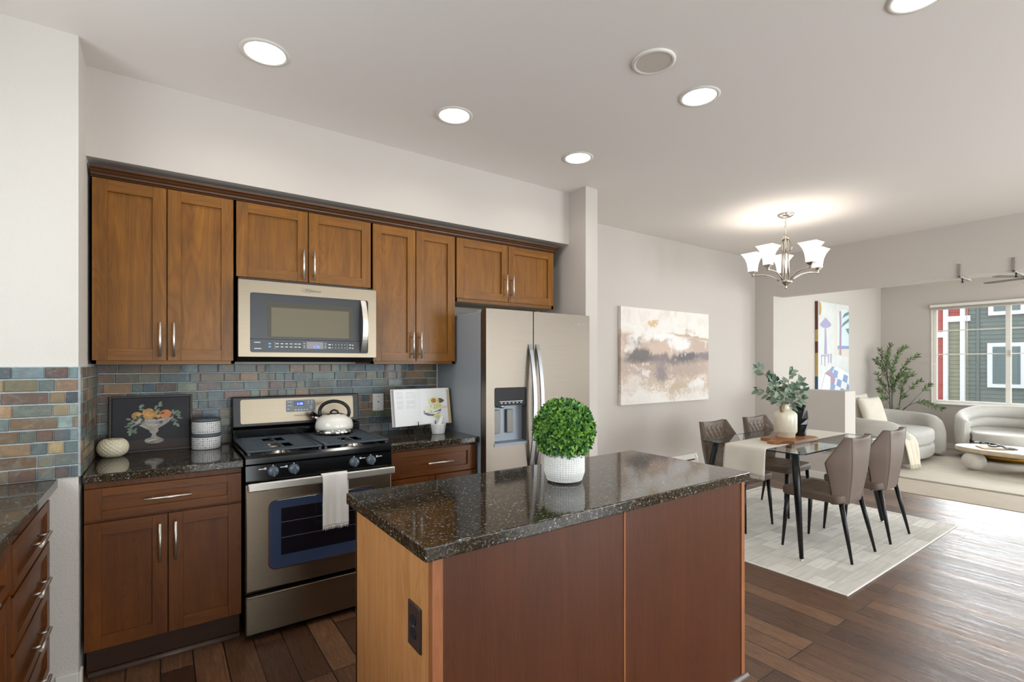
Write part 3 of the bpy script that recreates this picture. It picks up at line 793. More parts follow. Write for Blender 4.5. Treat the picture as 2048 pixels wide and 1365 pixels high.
mb = MB(); mb.box(RX0, RX1, 2.768, 2.80, 0.036, 0.226, 0.006, 2); mb.box(RX0 + 0.004, RX1 - 0.004, 2.764, 2.79, 0.219, 0.229, 0.003); mb.build('storage_drawer', M_STEEL, rg)

# ================================================================== MICROWAVE
mw = thing('microwave', (0.721, 3.24, 1.40), 'stainless over-the-range microwave with dark window and bowed handle', 'microwave')
mb = MB(); mb.box(0.345, 1.096, 3.062, 3.42, 1.432, 1.864); mb.build('body', M_BLACKM, mw)
mb = MB(); mb.prism([(3.035, 1.431), (3.42, 1.431), (3.42, 1.404), (3.09, 1.404)], 0.348, 1.093, 'x'); mb.build('vent_base', M_BLACKM, mw)
dr_ = MB()
X0, X1, Z0, Z1 = 0.341, 1.100, 1.432, 1.850; a0, a1, c0, c1 = 0.397, 1.049, 1.456, 1.783
o1 = rrect(X0, X1, Z0, Z1, 0.004, 2)
def frame_plate(mb, outer, inner, y0, y1):
    # plate between two rounded rectangles sharing the same point count
    n = len(outer)
    A = mb.ring([(p[0], y0, p[1]) for p in outer]); B = mb.ring([(p[0], y0, p[1]) for p in inner])
    C_ = mb.ring([(p[0], y1, p[1]) for p in outer]); D = mb.ring([(p[0], y1, p[1]) for p in inner])
    for i in range(n):
        j = (i + 1) % n
        mb.face([A[i], A[j], B[j], B[i]], False); mb.face([C_[i], D[i], D[j], C_[j]], False)
        mb.face([A[i], C_[i], C_[j], A[j]], False); mb.face([B[i], B[j], D[j], D[i]], False)
frame_plate(dr_, rrect(X0, X1, Z0, Z1, 0.004, 5), rrect(a0, a1, c0, c1, 0.012, 5), 3.022, 3.062)
dr_ = dr_.build('door_frame', M_STEEL, mw)
mb = MB(); mb.prism(rrect(a0 - 0.001, a1 + 0.001, 1.531, c1 + 0.001, 0.010), 3.026, 3.06, 'y'); dg_ = mb.build('door_glass', M_DKGLASS, mw)
mb = MB(); mb.prism(rrect(0.483, 0.955, 1.540, 1.737, 0.004), 3.0255, 3.03, 'y'); mb.mi = 1; mb.box(0.503, 0.932, 3.0250, 3.03, 1.545, 1.708); mb.build('window', [plain('microwave_window_border', (78, 74, 62), 0.3, 0, 0.0, 0.2), M_MWIN], dg_)
mb = MB(); mb.prism(rrect(a0 - 0.001, a1 + 0.001, c0 - 0.001, 1.529, 0.010), 3.027, 3.06, 'y'); mb.mi = 1
strip_mb = mb
mb = strip_mb
for z in (1.488, 1.506):
    for x in (0.534, 0.558, 0.582, 0.606, 0.630, 0.650): mb.box(x - 0.007, x + 0.007, 3.0262, 3.0275, z - 0.0022, z + 0.0022)
    for x in (0.836, 0.854, 0.872, 0.890, 0.908): mb.box(x - 0.0015, x + 0.0015, 3.0262, 3.0275, z - 0.003, z + 0.003)
    mb.box(0.812, 0.826, 3.0262, 3.0275, z - 0.003, z + 0.003)
    mb.box(0.934, 0.946, 3.0262, 3.0275, z - 0.002, z + 0.003); mb.box(0.952, 0.960, 3.0262, 3.0275, z - 0.004, z + 0.002)
for z, w in ((1.511, 0.030), (1.477, 0.036)): mb.box(0.418, 0.418 + w, 3.0262, 3.0275, z - 0.002, z + 0.002)
for a, b, c, d in ((0.522, 0.523, 1.476, 1.516), (0.922, 0.923, 1.476, 1.516)): mb.box(a, b, 3.0264, 3.0275, c, d)
mb.mi = 2
for z in (1.488, 1.505): mb.box(0.489, 0.502, 3.0262, 3.0275, z - 0.004, z + 0.004)
cp = mb.build('control_strip', [M_DKGLASS, M_MARK, plain('pale_blue_keys', (120, 170, 220), 0.5)], mw)
mb = MB(); mb.box(0.665, 0.806, 3.0262, 3.028, 1.477, 1.522); mb.mi = 1; mb.box(0.690, 0.782, 3.0258, 3.027, 1.480, 1.520); mb.mi = 2
mb.text('5:38', 0.020, (0.744, 3.0255, 1.484), FRONT); mb.mi = 3
for x in (0.677, 0.794):
    for z in (1.488, 1.498, 1.510): mb.box(x - 0.004, x + 0.004, 3.0258, 3.027, z - 0.0015, z + 0.0015)
mb.build('clock_display', [M_BLACK, M_LCD, M_BLUE, M_MARK], cp)
mb = MB(); mb.text('Whirlpool', 0.021, (0.722, 3.0212, 1.808), FRONT, shear=0.2); mb.tube([(0.694 + 0.03 * math.cos(t), 3.0215, 1.815 + 0.010 * math.sin(t)) for t in [2 * PI * i / 20 for i in range(20)]], 0.0008, 5, True); mb.build('logo', M_GREYMARK, mw)
mb = MB()
hp = []
for i in range(17):
    t = i / 16; hp.append((1.018, 3.022 - 0.050 * math.sin(PI * t) ** 0.8, 1.458 + t * 0.324))
rs = [mb.ring([(p[0] - 0.016, p[1], p[2]), (p[0] + 0.016, p[1] + 0.004, p[2]), (p[0] + 0.016, p[1] + 0.010, p[2]), (p[0] - 0.016, p[1] + 0.010, p[2])]) for p in hp]
mb.skin(rs, True, True, True, False); mb.build('handle', M_PULL, mw)

# ================================================================== REFRIGERATOR
fr = thing('refrigerator', (2.18, 3.07, 0), 'stainless side-by-side refrigerator with water dispenser in its left door', 'refrigerator')
mb = MB(); mb.box(1.724, 2.638, 2.792, 3.41, 0.02, 1.738, 0.004); mb.box(1.75, 2.61, 2.80, 3.38, 0, 0.02); mb.build('body', M_GREYSIDE, fr)
mb = MB(); mb.box(1.726, 2.636, 2.776, 2.794, 0.06, 1.735); mb.build('door_gasket', M_BLACKM, fr)
mb = MB(); mb.box(1.735, 1.80, 2.735, 2.86, 1.738, 1.752, 0.003); mb.box(2.56, 2.625, 2.735, 2.86, 1.738, 1.752, 0.003); mb.build('hinge_cover', M_GREYSIDE, fr)
mb = MB(); mb.box(1.73, 2.63, 2.76, 2.79, 0.0, 0.058); mb.build('toe_grille', M_BLACKM, fr)
dx0, dx1, dz0, dz1 = 1.787, 2.050, 0.850, 1.234
mb = MB()
frame_plate(mb, rrect(1.722, 2.105, 0.062, 1.754, 0.006, 4), rrect(dx0, dx1, dz0, dz1, 0.012, 4), 2.720, 2.778)
ld = mb.build('door', M_STEELV, fr)
mb = MB(); mb.prism(rrect(2.113, 2.645, 0.062, 1.754, 0.006, 4), 2.720, 2.778, 'y'); rd = mb.build('door', M_STEELV, fr)
# dispenser
mb = MB(); mb.box(dx0 - 0.001, dx1 + 0.001, 2.7775, 2.779, dz0, 1.12); mb.box(dx0, dx1, 2.775, 2.7785, dz0, 1.115)
mb.prism([(2.716, dz0 - 0.004), (2.716, dz0 + 0.014), (2.778, dz0 + 0.022), (2.778, dz0 - 0.004)], dx0 - 0.004, dx1 + 0.004, 'x')
disp = mb.build('dispenser_recess', plain('dispenser_grey', (132, 140, 150), 0.35, 0.2), ld)
mb = MB(); mb.prism(rrect(dx0 + 0.001, dx1 - 0.001, 1.113, dz1 - 0.001, 0.012), 2.7175, 2.776, 'y'); mb.build('dispenser_panel', plain('dispenser_black', (26, 23, 23), 0.45, 0, 0, 0.25), ld)
mb = MB(); mb.box(1.826, 2.016, 2.7168, 2.7180, 1.139, 1.143)
for i in range(6): mb.box(1.835 + i * 0.032, 1.849 + i * 0.032, 2.7168, 2.7180, 1.128, 1.133)
mb.build('dispenser_markings', M_MARK, ld)
for x in (1.830, 1.935):
    mb = MB(); mb.box(x - 0.026, x + 0.026, 2.752, 2.766, 0.925, 1.085, 0.004); mb.build('dispenser_paddle', plain('paddle_grey_%d' % (x > 1.9), (118, 116, 108), 0.3), ld)
mb = MB(); mb.lathe([(0.022, 1.118), (0.020, 1.10), (0.014, 1.095)], (1.86, 2.748, 0), 16); mb.build('dispenser_nozzle', M_NICKEL, ld)
for hx, d in ((2.078, ld), (2.142, rd)):
    mb = MB(); rs = []
    for i in range(21):
        t = i / 20; y = 2.716 - 0.062 * math.sin(PI * t) ** 0.75; z = 0.66 + t * 0.868
        rs.append(mb.ring([(hx - 0.014, y, z), (hx + 0.014, y, z), (hx + 0.014, y + 0.012, z), (hx - 0.014, y + 0.012, z)]))
    mb.skin(rs, True, True, True, False); mb.build('handle', plain('handle_metal_%d' % (hx > 2.1), (196, 200, 206), 0.32, 1.0), d)
mb = MB(); mb.text('Whirlpool', 0.026, (2.531, 2.7195, 1.676), FRONT, shear=0.2); mb.tube([(2.50 + 0.034 * math.cos(t), 2.7195, 1.685 + 0.011 * math.sin(t)) for t in [2 * PI * i / 20 for i in range(20)]], 0.0008, 5, True); mb.build('logo', M_CHROME, rd)

# ================================================================== THINGS ON THE COUNTERS
# kettle
kx, ky, kz = 0.890, 3.185, 0.956
kt = thing('kettle', (kx, ky, kz), 'cream whistling kettle with black loop handle on the stove grate', 'kettle')
mb = MB(); mb.lathe([(0.100, 0), (0.114, 0.004), (0.118, 0.012), (0.113, 0.024), (0.111, 0.032)], (kx, ky, kz), 40); mb.build('base_band', M_CHROME, kt)
mb = MB(); mb.lathe([(0.111, 0.030), (0.1135, 0.046), (0.111, 0.068), (0.103, 0.088), (0.090, 0.104), (0.072, 0.116), (0.054, 0.122)], (kx, ky, kz), 40); mb.build('body', M_ENAMELW, kt)
mb = MB(); mb.lathe([(0.056, 0.119), (0.057, 0.123), (0.045, 0.127), (0.018, 0.130), (0.0, 0.131)], (kx, ky, kz), 32, 'z', True, False); ld2 = mb.build('lid', M_CHROME, kt)
hd = Vector((0.816, -0.578, 0))
mb = MB(); mb.tube([(kx + hd.x * r, ky + hd.y * r, kz + z) for r, z in ((-0.026, 0.126), (-0.018, 0.140), (0, 0.147), (0.018, 0.140), (0.026, 0.126))], 0.006, 8); mb.build('lid_loop', M_BLACKM, ld2)
mb = MB(); pts = []
for i in range(21):
    a = -0.42 + (PI + 0.84) * i / 20
    pts.append((kx + hd.x * 0.093 * math.cos(a), ky + hd.y * 0.093 * math.cos(a), kz + 0.134 + 0.068 * math.sin(a)))
mb.tube(pts, 0.0105, 10); mb.build('handle', M_BLACKM, kt)
s0 = Vector((kx, ky, kz + 0.075)) - hd * 0.085; s1 = Vector((kx, ky, kz + 0.118)) - hd * 0.135
mb = MB(); mb.rod(s0, s1, 0.020, 0.014, 16); sp = mb.build('spout', M_CHROME, kt)
mb = MB(); mb.rod(s1, s1 + (s1 - s0).normalized() * 0.012, 0.017, 0.015, 14); mb.rod(s1 + Vector((0, 0, 0.012)), Vector(pts[20]) , 0.004); mb.build('spout_cap', M_BLACKM, sp)

# towel over the oven handle
tw = thing('dish_towel', (0.757, 2.69, 0.81), 'white fringed dish towel hanging over the oven door handle', 'towel')
mb = MB()
def towel(u, v, back=False):
    w = 0.5 + (0.06 * v if not back else 0.02)
    x = 0.757 + (u - 0.5) * 0.136 * (1 - 0.06 * math.sin(PI * min(1, v * 1.2))) + 0.004 * v
    wave = 0.004 * math.sin(u * 9 + 0.8) * min(1, v * 2) + 0.003 * math.sin(u * 21)* v
    return x, wave
path = [(2.742, 0.64, 1), (2.734, 0.72, 1), (2.729, 0.785, 0.8), (2.726, 0.806, .3), (2.718, 0.813, 0), (2.706, 0.813, 0), (2.698, 0.806, .1), (2.696, 0.78, .3), (2.695, 0.74, .5), (2.694, 0.69, .7), (2.694, 0.62, .9), (2.695, 0.57, 1), (2.695, 0.535, 1)]
def tf(u, v):
    k = v * (len(path) - 1); i = min(int(k), len(path) - 2); f = k - i
    y = path[i][0] * (1 - f) + path[i + 1][0] * f; z = path[i][1] * (1 - f) + path[i + 1][1] * f; a = path[i][2] * (1 - f) + path[i + 1][2] * f
    x, wv = towel(u, a, i < 4)
    if i < 4: x += 0.012 * a; wv = 0.003 * math.sin(u * 8) * a
    return (x, y - (wv if i > 5 else -wv * 0.5), z)
mb.sheet(tf, 26, 48); cl = mb.build('cloth', M_TOWEL, tw)
md = cl.modifiers.new('thick', 'SOLIDIFY'); md.thickness = 0.002
mb = MB(); rnd = random.Random(5)
for i in range(60):
    u = i / 59; p = Vector(tf(u, 1.0)); mb.tube([p, p + Vector((rnd.uniform(-.003, .003), rnd.uniform(-.002, .001), -0.008)), p + Vector((rnd.uniform(-.005, .005), rnd.uniform(-.003, .002), -rnd.uniform(.012, .02)))], 0.0009, 5)
    p = Vector(tf(u, 0.0)); mb.tube([p, p + Vector((rnd.uniform(-.003, .003), rnd.uniform(-.001, .001), -0.012))], 0.0009, 5)
mb.build('fringe', M_TOWEL, tw)

# flat painting helpers: polygons in one upright plane, each a hair in front of the last
def ell(cx_, cz_, rx, rz, n=24, rot=0.0):
    o = []
    for i in range(n):
        a = 2 * PI * i / n; x, z = rx * math.cos(a), rz * math.sin(a)
        o.append((cx_ + x * math.cos(rot) - z * math.sin(rot), cz_ + x * math.sin(rot) + z * math.cos(rot)))
    return o
def leaf2(x, z, l, w, a):
    o = []
    for i in range(12):
        t = 2 * PI * i / 12; u = l / 2 * math.cos(t); v = w / 2 * math.sin(t)
        o.append((x + u * math.cos(a) - v * math.sin(a), z + u * math.sin(a) + v * math.cos(a)))
    return o
def paint(mb, items, y0, step=0.00012):
    for k, (mi, pts) in enumerate(items):
        mb.mi = mi; mb.poly([(p[0], y0 - (k + 1) * step, p[1]) for p in pts])

pw, ph = 0.372, 0.305
TP = Matrix.Translation((-0.223, 3.352, 0.9145)) @ Matrix.Rotation(-0.10, 4, 'X')
pt = thing('framed_painting', (-0.037, 3.38, 0.9145), 'small black framed painting of a glass bowl of oranges leaning on the slate', 'painting')
mb = MB(TP)
for b in ((0, 0.011, 0, ph), (pw - 0.011, pw, 0, ph), (0.011, pw - 0.011, 0, 0.011), (0.011, pw - 0.011, ph - 0.011, ph)): mb.box(b[0], b[1], 0, 0.028, b[2], b[3], 0.001, 1)
mb.build('frame', M_FRAME, pt)
mb = MB(TP); mb.mi = 0; mb.box(0.014, pw - 0.014, 0.008, 0.024, 0.012, ph - 0.012)
it = [(1, [(0.014, 0.013), (pw - 0.014, 0.013), (pw - 0.014, 0.055), (0.19, 0.070), (0.014, 0.062)])]
def PX(u, v):   # zoomed view of the painting -> local metres
    return ((u - 340) / (1197 - 340) * pw, (1085 - v) / (1085 - 505) * ph)
def PP(l): return [PX(*q) for q in l]
for (x, z, l, w, a) in ((660, 612, 50, 34, 0.6), (660, 648, 48, 24, -0.2), (852, 590, 46, 30, 1.1), (805, 632, 46, 28, 1.3), (850, 616, 50, 24, .2), (826, 658, 40, 22, .6), (983, 680, 44, 26, 1.2), (1022, 686, 52, 30, .4), (1002, 702, 44, 24, .2), (1040, 722, 48, 26, -.2), (1062, 752, 52, 26, -.3), (985, 770, 44, 24, 1.2), (1014, 776, 46, 26, -.6), (1034, 828, 46, 30, -1.0), (1002, 812, 44, 24, 1.2), (1050, 700, 40, 20, .6),
                        (530, 742, 44, 24, -.2), (546, 786, 48, 26, .2), (516, 812, 46, 26, .3), (560, 820, 50, 30, .9), (545, 846, 48, 28, -.3), (588, 872, 52, 34, -.8), (548, 890, 46, 28, 1.2), (602, 848, 36, 22, 1.2), (575, 770, 40, 22, -.6), (598, 800, 44, 24, .6), (540, 868, 44, 24, .3)):
    px, pz = PX(x, z); it.append((4, leaf2(px, pz, l / 857 * pw * 1.25, w / 857 * pw * 1.1, a)))
it.append((2, ell(*PX(614, 712), 0.024, 0.021))); it.append((2, ell(*PX(818, 704), 0.020, 0.021))); it.append((3, ell(*PX(905, 704), 0.028, 0.024))); it.append((2, ell(*PX(732, 696), 0.030, 0.030)))
it.append((6, PP([(562, 752), (640, 744), (800, 748), (970, 740), (992, 716), (985, 746), (940, 790), (880, 826), (826, 852), (834, 866), (828, 886), (806, 902), (812, 930), (850, 948), (886, 966), (884, 990), (830, 1004), (770, 1008), (706, 996), (688, 974), (700, 956), (756, 940), (768, 904), (742, 888), (738, 868), (690, 842), (620, 806)])))
for (x, z, l, w, a) in ((606, 752, 50, 34, .7), (660, 716, 40, 32, .9), (672, 764, 50, 28, 1.0), (812, 752, 46, 32, -.9), (860, 790, 40, 30, .8), (830, 694, 40, 26, 1.3), (622, 728, 40, 26, -.8), (640, 800, 44, 24, .4), (876, 694, 36, 24, .5)):
    px, pz = PX(x, z); it.append((5, leaf2(px, pz, l / 857 * pw * 1.2, w / 857 * pw, a)))
hl = plain('painted_highlight', (206, 202, 196), 0.6)
it.append((7, PP([(690, 756), (790, 762), (900, 752), (880, 766), (790, 774), (700, 768)]))); it.append((7, PP([(706, 976), (760, 960), (840, 960), (800, 972), (730, 986)]))); it.append((7, PP([(690, 790), (780, 812), (860, 800), (800, 826), (720, 812)])))
paint(mb, it, 0.008)
mb.build('canvas', [M_CANVASB, M_BROWNSH, M_ORANGE, M_ORANGE2, M_LEAFP, M_LEAFP2, M_BOWL, hl], pt)

# two stacked canisters
M_CANW = plain('white_canister', (230, 230, 228), 0.45); M_CANP = plain('canister_print', (70, 72, 76), 0.6)
for k, (z, lab) in enumerate(((0.9145, 'lower white patterned canister, standing on the counter beside the painting'), (1.0005, 'upper white patterned canister with grey lid, stacked on another canister'))):
    cx_, cy_ = 0.212, 3.296
    t = thing('canister', (cx_, cy_, z), lab, 'canister', 'stacked canisters')
    mb = MB(); mb.lathe([(0.064, 0), (0.070, 0.004), (0.0715, 0.012), (0.0715, 0.062), (0.070, 0.068)], (cx_, cy_, z), 40); b = mb.build('jar', M_CANW, t)
    mb = MB(); rnd = random.Random(k)
    for r in range(5):
        for i in range(44):
            a = 2 * PI * i / 44; q = Matrix.Translation((cx_, cy_, z + 0.014 + r * 0.0112)) @ Matrix.Rotation(a, 4, 'Z')
            mb.M = q; w = rnd.choice((0.0028, 0.0034)); h = rnd.choice((0.0024, 0.0036, 0.0042))
            if rnd.random() < 0.55: mb.tube([(0.0716, w * math.cos(t_), h * math.sin(t_)) for t_ in (0, PI / 2, PI, 1.5 * PI)], 0.0007, 4, True)
            else: mb.box(0.0714, 0.0721, -w * 0.7, w * 0.7, -h * 0.8, h * 0.8)
    mb.M = Matrix(); mb.build('letter_pattern', M_CANP, b)
    mb = MB(); mb.lathe([(0.069, 0.067), (0.0715, 0.068), (0.072, 0.074), (0.072, 0.080), (0.069, 0.0845), (0.0, 0.0855)], (cx_, cy_, z), 40, 'z', True, False); mb.build('lid', M_LID, t)

# dimpled apple ornament
ax, ay = -0.200, 3.274
t = thing('apple_ornament', (ax, ay, 0.9145), 'cream dimpled ceramic apple ornament on the counter near the slate corner', 'ornament')
mb = MB()
def dim(a, b):
    d = -abs(math.sin(a * 9 + b * 8) * math.sin(a * 9 - b * 8)) ** 0.8
    return 1.02 + 0.05 * d - (0.16 * max(0, (b - 1.05) / 0.52) ** 1.5) - (0.05 * max(0, (-b - 1.1) / 0.47))
def apple(u, v):
    a = 2 * PI * u; b = PI * (v - 0.5); k = dim(a, b); cb = max(0.0, math.cos(b)) ** 0.72
    return (ax + 0.066 * k * cb * math.cos(a), ay + 0.066 * k * cb * math.sin(a), 0.9145 + 0.047 + 0.050 * k * math.sin(b) - 0.022 * max(0, (b - 1.15) / 0.42))
mb.sheet(apple, 132, 64, True, True); mb.build('body', plain('cream_dimpled_ceramic', (236, 226, 198), 0.5, bump=0.0), t)
mb = MB(); mb.tube([(ax, ay, 0.995), (ax - 0.008, ay - 0.004, 1.004), (ax - 0.022, ay - 0.008, 1.008)], [0.003, 0.0026, 0.002], 8); mb.build('stem', plain('tan_stem', (176, 132, 80), 0.6), t)

# white wall plate on the slate
t = thing('wall_plate', (1.26, 3.414, 1.12), 'white cable wall plate on the slate tiles left of the cookbook', 'wall plate')
mb = MB(); mb.box(1.217, 1.297, 3.408, 3.4155, 1.060, 1.182, 0.003); mb.build('plate', M_PLATEW, t)
mb = MB(); mb.prism([(1.257 - 0.006, 1.127), (1.257 + 0.006, 1.127), (1.257, 1.117)], 3.4068, 3.41, 'y')
for z in (1.078, 1.163): mb.rod((1.257, 3.4068, z), (1.257, 3.41, z), 0.0028)
mb.build('jack_and_screws', M_DARKSLOT, t)

# cookbook on a wire stand
bk = thing('cookbook', (1.48, 3.16, 0.975), 'open cookbook showing an avocado photograph, propped on a wire stand', 'book')
TK = Matrix.Translation((1.464, 3.135, 0.975)) @ Matrix.Rotation(-0.17, 4, 'X')
def page(side, thick):
    # side -1 left, +1 right ; curved leaf block
    def top(u):
        return -0.018 * math.sin(min(1, u * 1.6) * PI / 2) * (1 - u * 0.25) - 0.004
    rs = []
    mb = MB(TK); n = 14
    for k, (z, e) in enumerate(((0.0, 0), (0.246, 0))):
        r = []
        for i in range(n + 1): u = i / n; r.append((side * u * 0.197, top(u), z + (0.006 * u if side < 0 else 0) * (-1 if k == 0 else -0.6)))
        for i in range(n, -1, -1): u = i / n; r.append((side * u * 0.197, 0.012 + 0.0 * u, z))
        rs.append(mb.ring(r))
    mb.skin(rs, True, True, True, False)
    return mb, top
mb, top = page(-1, 0); lp_ = mb.build('left_page', M_PAPER, bk)
mb, top = page(1, 0); rp_ = mb.build('right_page', M_PAPER, bk)
mb = MB(TK)
for i in range(22):
    z = 0.222 - i * 0.0052
    if i in (3, 9, 10, 16): continue
    for a, b in ((-0.178, -0.122), (-0.112, -0.03)):
        L = a + (b - a) * (0.7 + 0.3 * ((i * 37) % 10) / 10)
        ya = top(-a / 0.197) - 0.0006; yb = top(-L / 0.197) - 0.0006; ym = top(-(a + L) / 2 / 0.197) - 0.0006
        mb.poly([(a, ya, z), ((a + L) / 2, ym, z), (L, yb, z), (L, yb, z + 0.0016), ((a + L) / 2, ym, z + 0.0016), (a, ya, z + 0.0016)])
mb.build('recipe_text', M_PRINT, lp_)
mb = MB(TK)
def BK(u, v): return ((u - 762) / (1240 - 762) * 0.195, (810 - v) / (810 - 130) * 0.246)
cols = [plain('avocado_flesh', (226, 226, 170), 0.7), plain('avocado_pit', (188, 122, 72), 0.6), plain('avocado_skin', (110, 82, 66), 0.7), plain('avocado_shell', (104, 108, 122), 0.6), plain('salad_pale', (236, 234, 214), 0.7, var=0.06, vscale=300), plain('lime_wedge', (214, 218, 140), 0.7), plain('fingertips', (232, 208, 196), 0.7)]
its = [(6, [BK(*q) for q in ((1110, 500), (1235, 470), (1238, 520), (1140, 522))]), (2, [BK(*q) for q in ((1075, 325), (1130, 330), (1190, 372), (1170, 400), (1100, 425), (1060, 380))]),
       (0, ell(*BK(990, 380), 0.041, 0.030)), (1, ell(*BK(985, 370), 0.019, 0.016)), (4, ell(*BK(960, 540), 0.062, 0.032)), (5, [BK(*q) for q in ((1040, 430), (1138, 450), (1100, 520), (1020, 500))]),
       (3, [BK(*q) for q in ((795, 585), (860, 600), (960, 590), (1060, 560), (1112, 525), (1110, 575), (1050, 630), (960, 664), (870, 652), (815, 618))]), (5, ell(*BK(1025, 660), 0.024, 0.015)), (5, ell(*BK(1010, 508), 0.018, 0.009)),
       (3, ell(*BK(930, 480), 0.004, 0.003)), (3, ell(*BK(990, 460), 0.004, 0.002)), (3, ell(*BK(810, 568), 0.005, 0.004)), (1, ell(*BK(924, 572), 0.004, 0.004))]
for k, (mi, pts) in enumerate(its):
    mb.mi = mi; mb.poly([(p[0], top(max(0, min(1, p[0] / 0.197))) - 0.0008 - k * 0.00012 - 0.001, p[1]) for p in pts])
mb.build('avocado_picture', cols, rp_)
mb = MB(TK); mb.box(0.186, 0.232, 0.004, 0.016, -0.004, 0.238, 0.002); mb.build('page_stack', M_PAGEEDGE, bk)
mb = MB(TK); mb.box(-0.205, 0.235, 0.016, 0.021, -0.004, 0.25, 0.001); mb.build('cover', M_PAPER, bk)
t = thing('book_stand', (1.49, 3.17, 0.9145), 'thin black wire stand holding up the open cookbook', 'stand')
mb = MB()
for x in (1.425, 1.552):
    s = -1 if x < 1.49 else 1
    mb.tube([(x, 3.108, 1.000), (x, 3.106, 0.972), (x, 3.12, 0.966), (x + s * 0.002, 3.19, 0.966), (x - s * 0.002, 3.165, 0.955), (x + s * 0.010, 3.135, 0.917)], 0.003, 8)
    mb.tube([(x, 3.19, 0.966), (x, 3.232, 1.12)], 0.003, 8); mb.tube([(x, 3.20, 0.99), (x, 3.30, 0.918)], 0.003, 8)
mb.tube([(1.425, 3.19, 0.966), (1.552, 3.19, 0.966)], 0.003, 8); mb.tube([(1.425, 3.232, 1.12), (1.552, 3.232, 1.12)], 0.003, 8)
mb.build('wire', M_BLACKM, t)

# mortar and pestle
mx_, my_ = 1.552, 3.062
t = thing('mortar', (mx_, my_, 0.9145), 'small white marble mortar on the counter in front of the cookbook', 'mortar')
mb = MB(); mb.lathe([(0.0, 0.001), (0.040, 0.0), (0.043, 0.004), (0.053, 0.066), (0.054, 0.070), (0.050, 0.070), (0.046, 0.060), (0.030, 0.02), (0.0, 0.016)], (mx_, my_, 0.9145), 32, 'z', False, False); mb.build('bowl', plain('white_marble', (234, 234, 232), 0.35, var=0.05, vscale=30), t)
t = thing('pestle', (mx_, my_, 0.94), 'white marble pestle standing in the mortar', 'pestle')
mb = MB(); mb.tube([(mx_ - 0.006, my_, 0.946), (mx_ + 0.008, my_ + 0.004, 0.972), (mx_ + 0.026, my_ + 0.01, 1.005), (mx_ + 0.036, my_ + 0.012, 1.024), (mx_ + 0.039, my_ + 0.013, 1.030)], [0.016, 0.014, 0.013, 0.013, 0.007], 16); mb.build('rod', plain('white_marble_pestle', (236, 236, 234), 0.35), t)

# boxwood ball on the island
bx_, by_ = 1.352, 1.536
t = thing('boxwood_plant', (bx_, by_, 0.9145), 'round green artificial boxwood ball in a white studded pot on the island', 'plant')
mb = MB(); N, Rr = 46, 15
rows = []
prof = [(0.050, 0.0), (0.064, 0.004), (0.074, 0.016), (0.080, 0.040), (0.081, 0.07), (0.080, 0.10), (0.078, 0.122), (0.074, 0.128), (0.070, 0.122), (0.068, 0.10)]
mb.lathe(prof, (bx_, by_, 0.9145), 48, 'z', True, True)
for r in range(Rr):
    z = 0.010 + r * 0.0082
    rad = 0.058 + (z - 0.0) * 1.2 if z < 0.014 else (0.0715 + (z - 0.014) * 0.33 if z < 0.04 else (0.080 if z < 0.1 else 0.079))
    for i in range(N):
        a = 2 * PI * i / N; q = Matrix.Translation((bx_, by_, 0.9145 + z)) @ Matrix.Rotation(a, 4, 'Z'); mb.M = q
        h = 0.0040; w = rad * PI / N * 0.92
        base_ = [mb._v((rad, -w, -h)), mb._v((rad, w, -h)), mb._v((rad, w, h)), mb._v((rad, -w, h))]; ap = mb._v((rad + 0.004, 0, 0))
        for k in range(4): mb.face([base_[k], base_[(k + 1) % 4], ap], False)
mb.M = Matrix(); mb.build('pot', M_CERAMW, t)
def leaf(mb, lay, p, d, n, L, W, col, fold=0.25):
    d = d.normalized(); s = d.cross(n); 
    if s.length < 1e-4: s = d.cross(Vector((1, 0, 0)))
    s.normalize(); n = s.cross(d)
    a = [p, p + d * L * 0.35 + s * W * 0.5 + n * W * fold, p + d * L * 0.7 + s * W * 0.36 + n * W * fold * 0.6, p + d * L, p + d * L * 0.7 - s * W * 0.36 + n * W * fold * 0.6, p + d * L * 0.35 - s * W * 0.5 + n * W * fold, p + d * L * 0.5]
    v = [mb._v(q) for q in a]
    for f in ((0, 1, 6), (1, 2, 6), (2, 3, 6), (3, 4, 6), (4, 5, 6), (5, 0, 6)):
        fc_ = mb.face([v[k] for k in f], True)
        for lp in fc_.loops: lp[lay] = (col, col, col, 1)
mb = MB(); lay = mb.colored('leafcol'); rnd = random.Random(12); C0 = Vector((bx_, by_, 0.9145 + 0.208)); Rb = 0.112
n = 560
for i in range(n):
    z = 1 - 2 * (i + 0.5) / n; r = math.sqrt(1 - z * z); a = i * 2.399963
    o = Vector((r * math.cos(a), r * math.sin(a), z))
    if o.z < -0.90: continue
    p = C0 + Vector((o.x * Rb, o.y * Rb, o.z * Rb)) * rnd.uniform(0.90, 1.02)
    ta = o.cross(Vector((0, 0, 1)) if abs(o.z) < 0.95 else Vector((1, 0, 0))).normalized(); tb = o.cross(ta); ph_ = rnd.uniform(0, 6.28)
    for k in range(5):
        q = ph_ + k * 2 * PI / 5 + rnd.uniform(-.3, .3)
        d = (ta * math.cos(q) + tb * math.sin(q)) * rnd.uniform(0.5, 1.0) + o * rnd.uniform(0.6, 1.3)
        leaf(mb, lay, p, d, o, rnd.uniform(0.022, 0.032), rnd.uniform(0.012, 0.017), min(1, max(0, rnd.gauss(0.45, 0.3))))
mb.build('foliage', M_BOX, t)
mb = MB(); mb.blob((C0.x, C0.y, C0.z), 0.100, 0.100, 0.100); mb.build('foliage_core', M_POTSOIL, t)
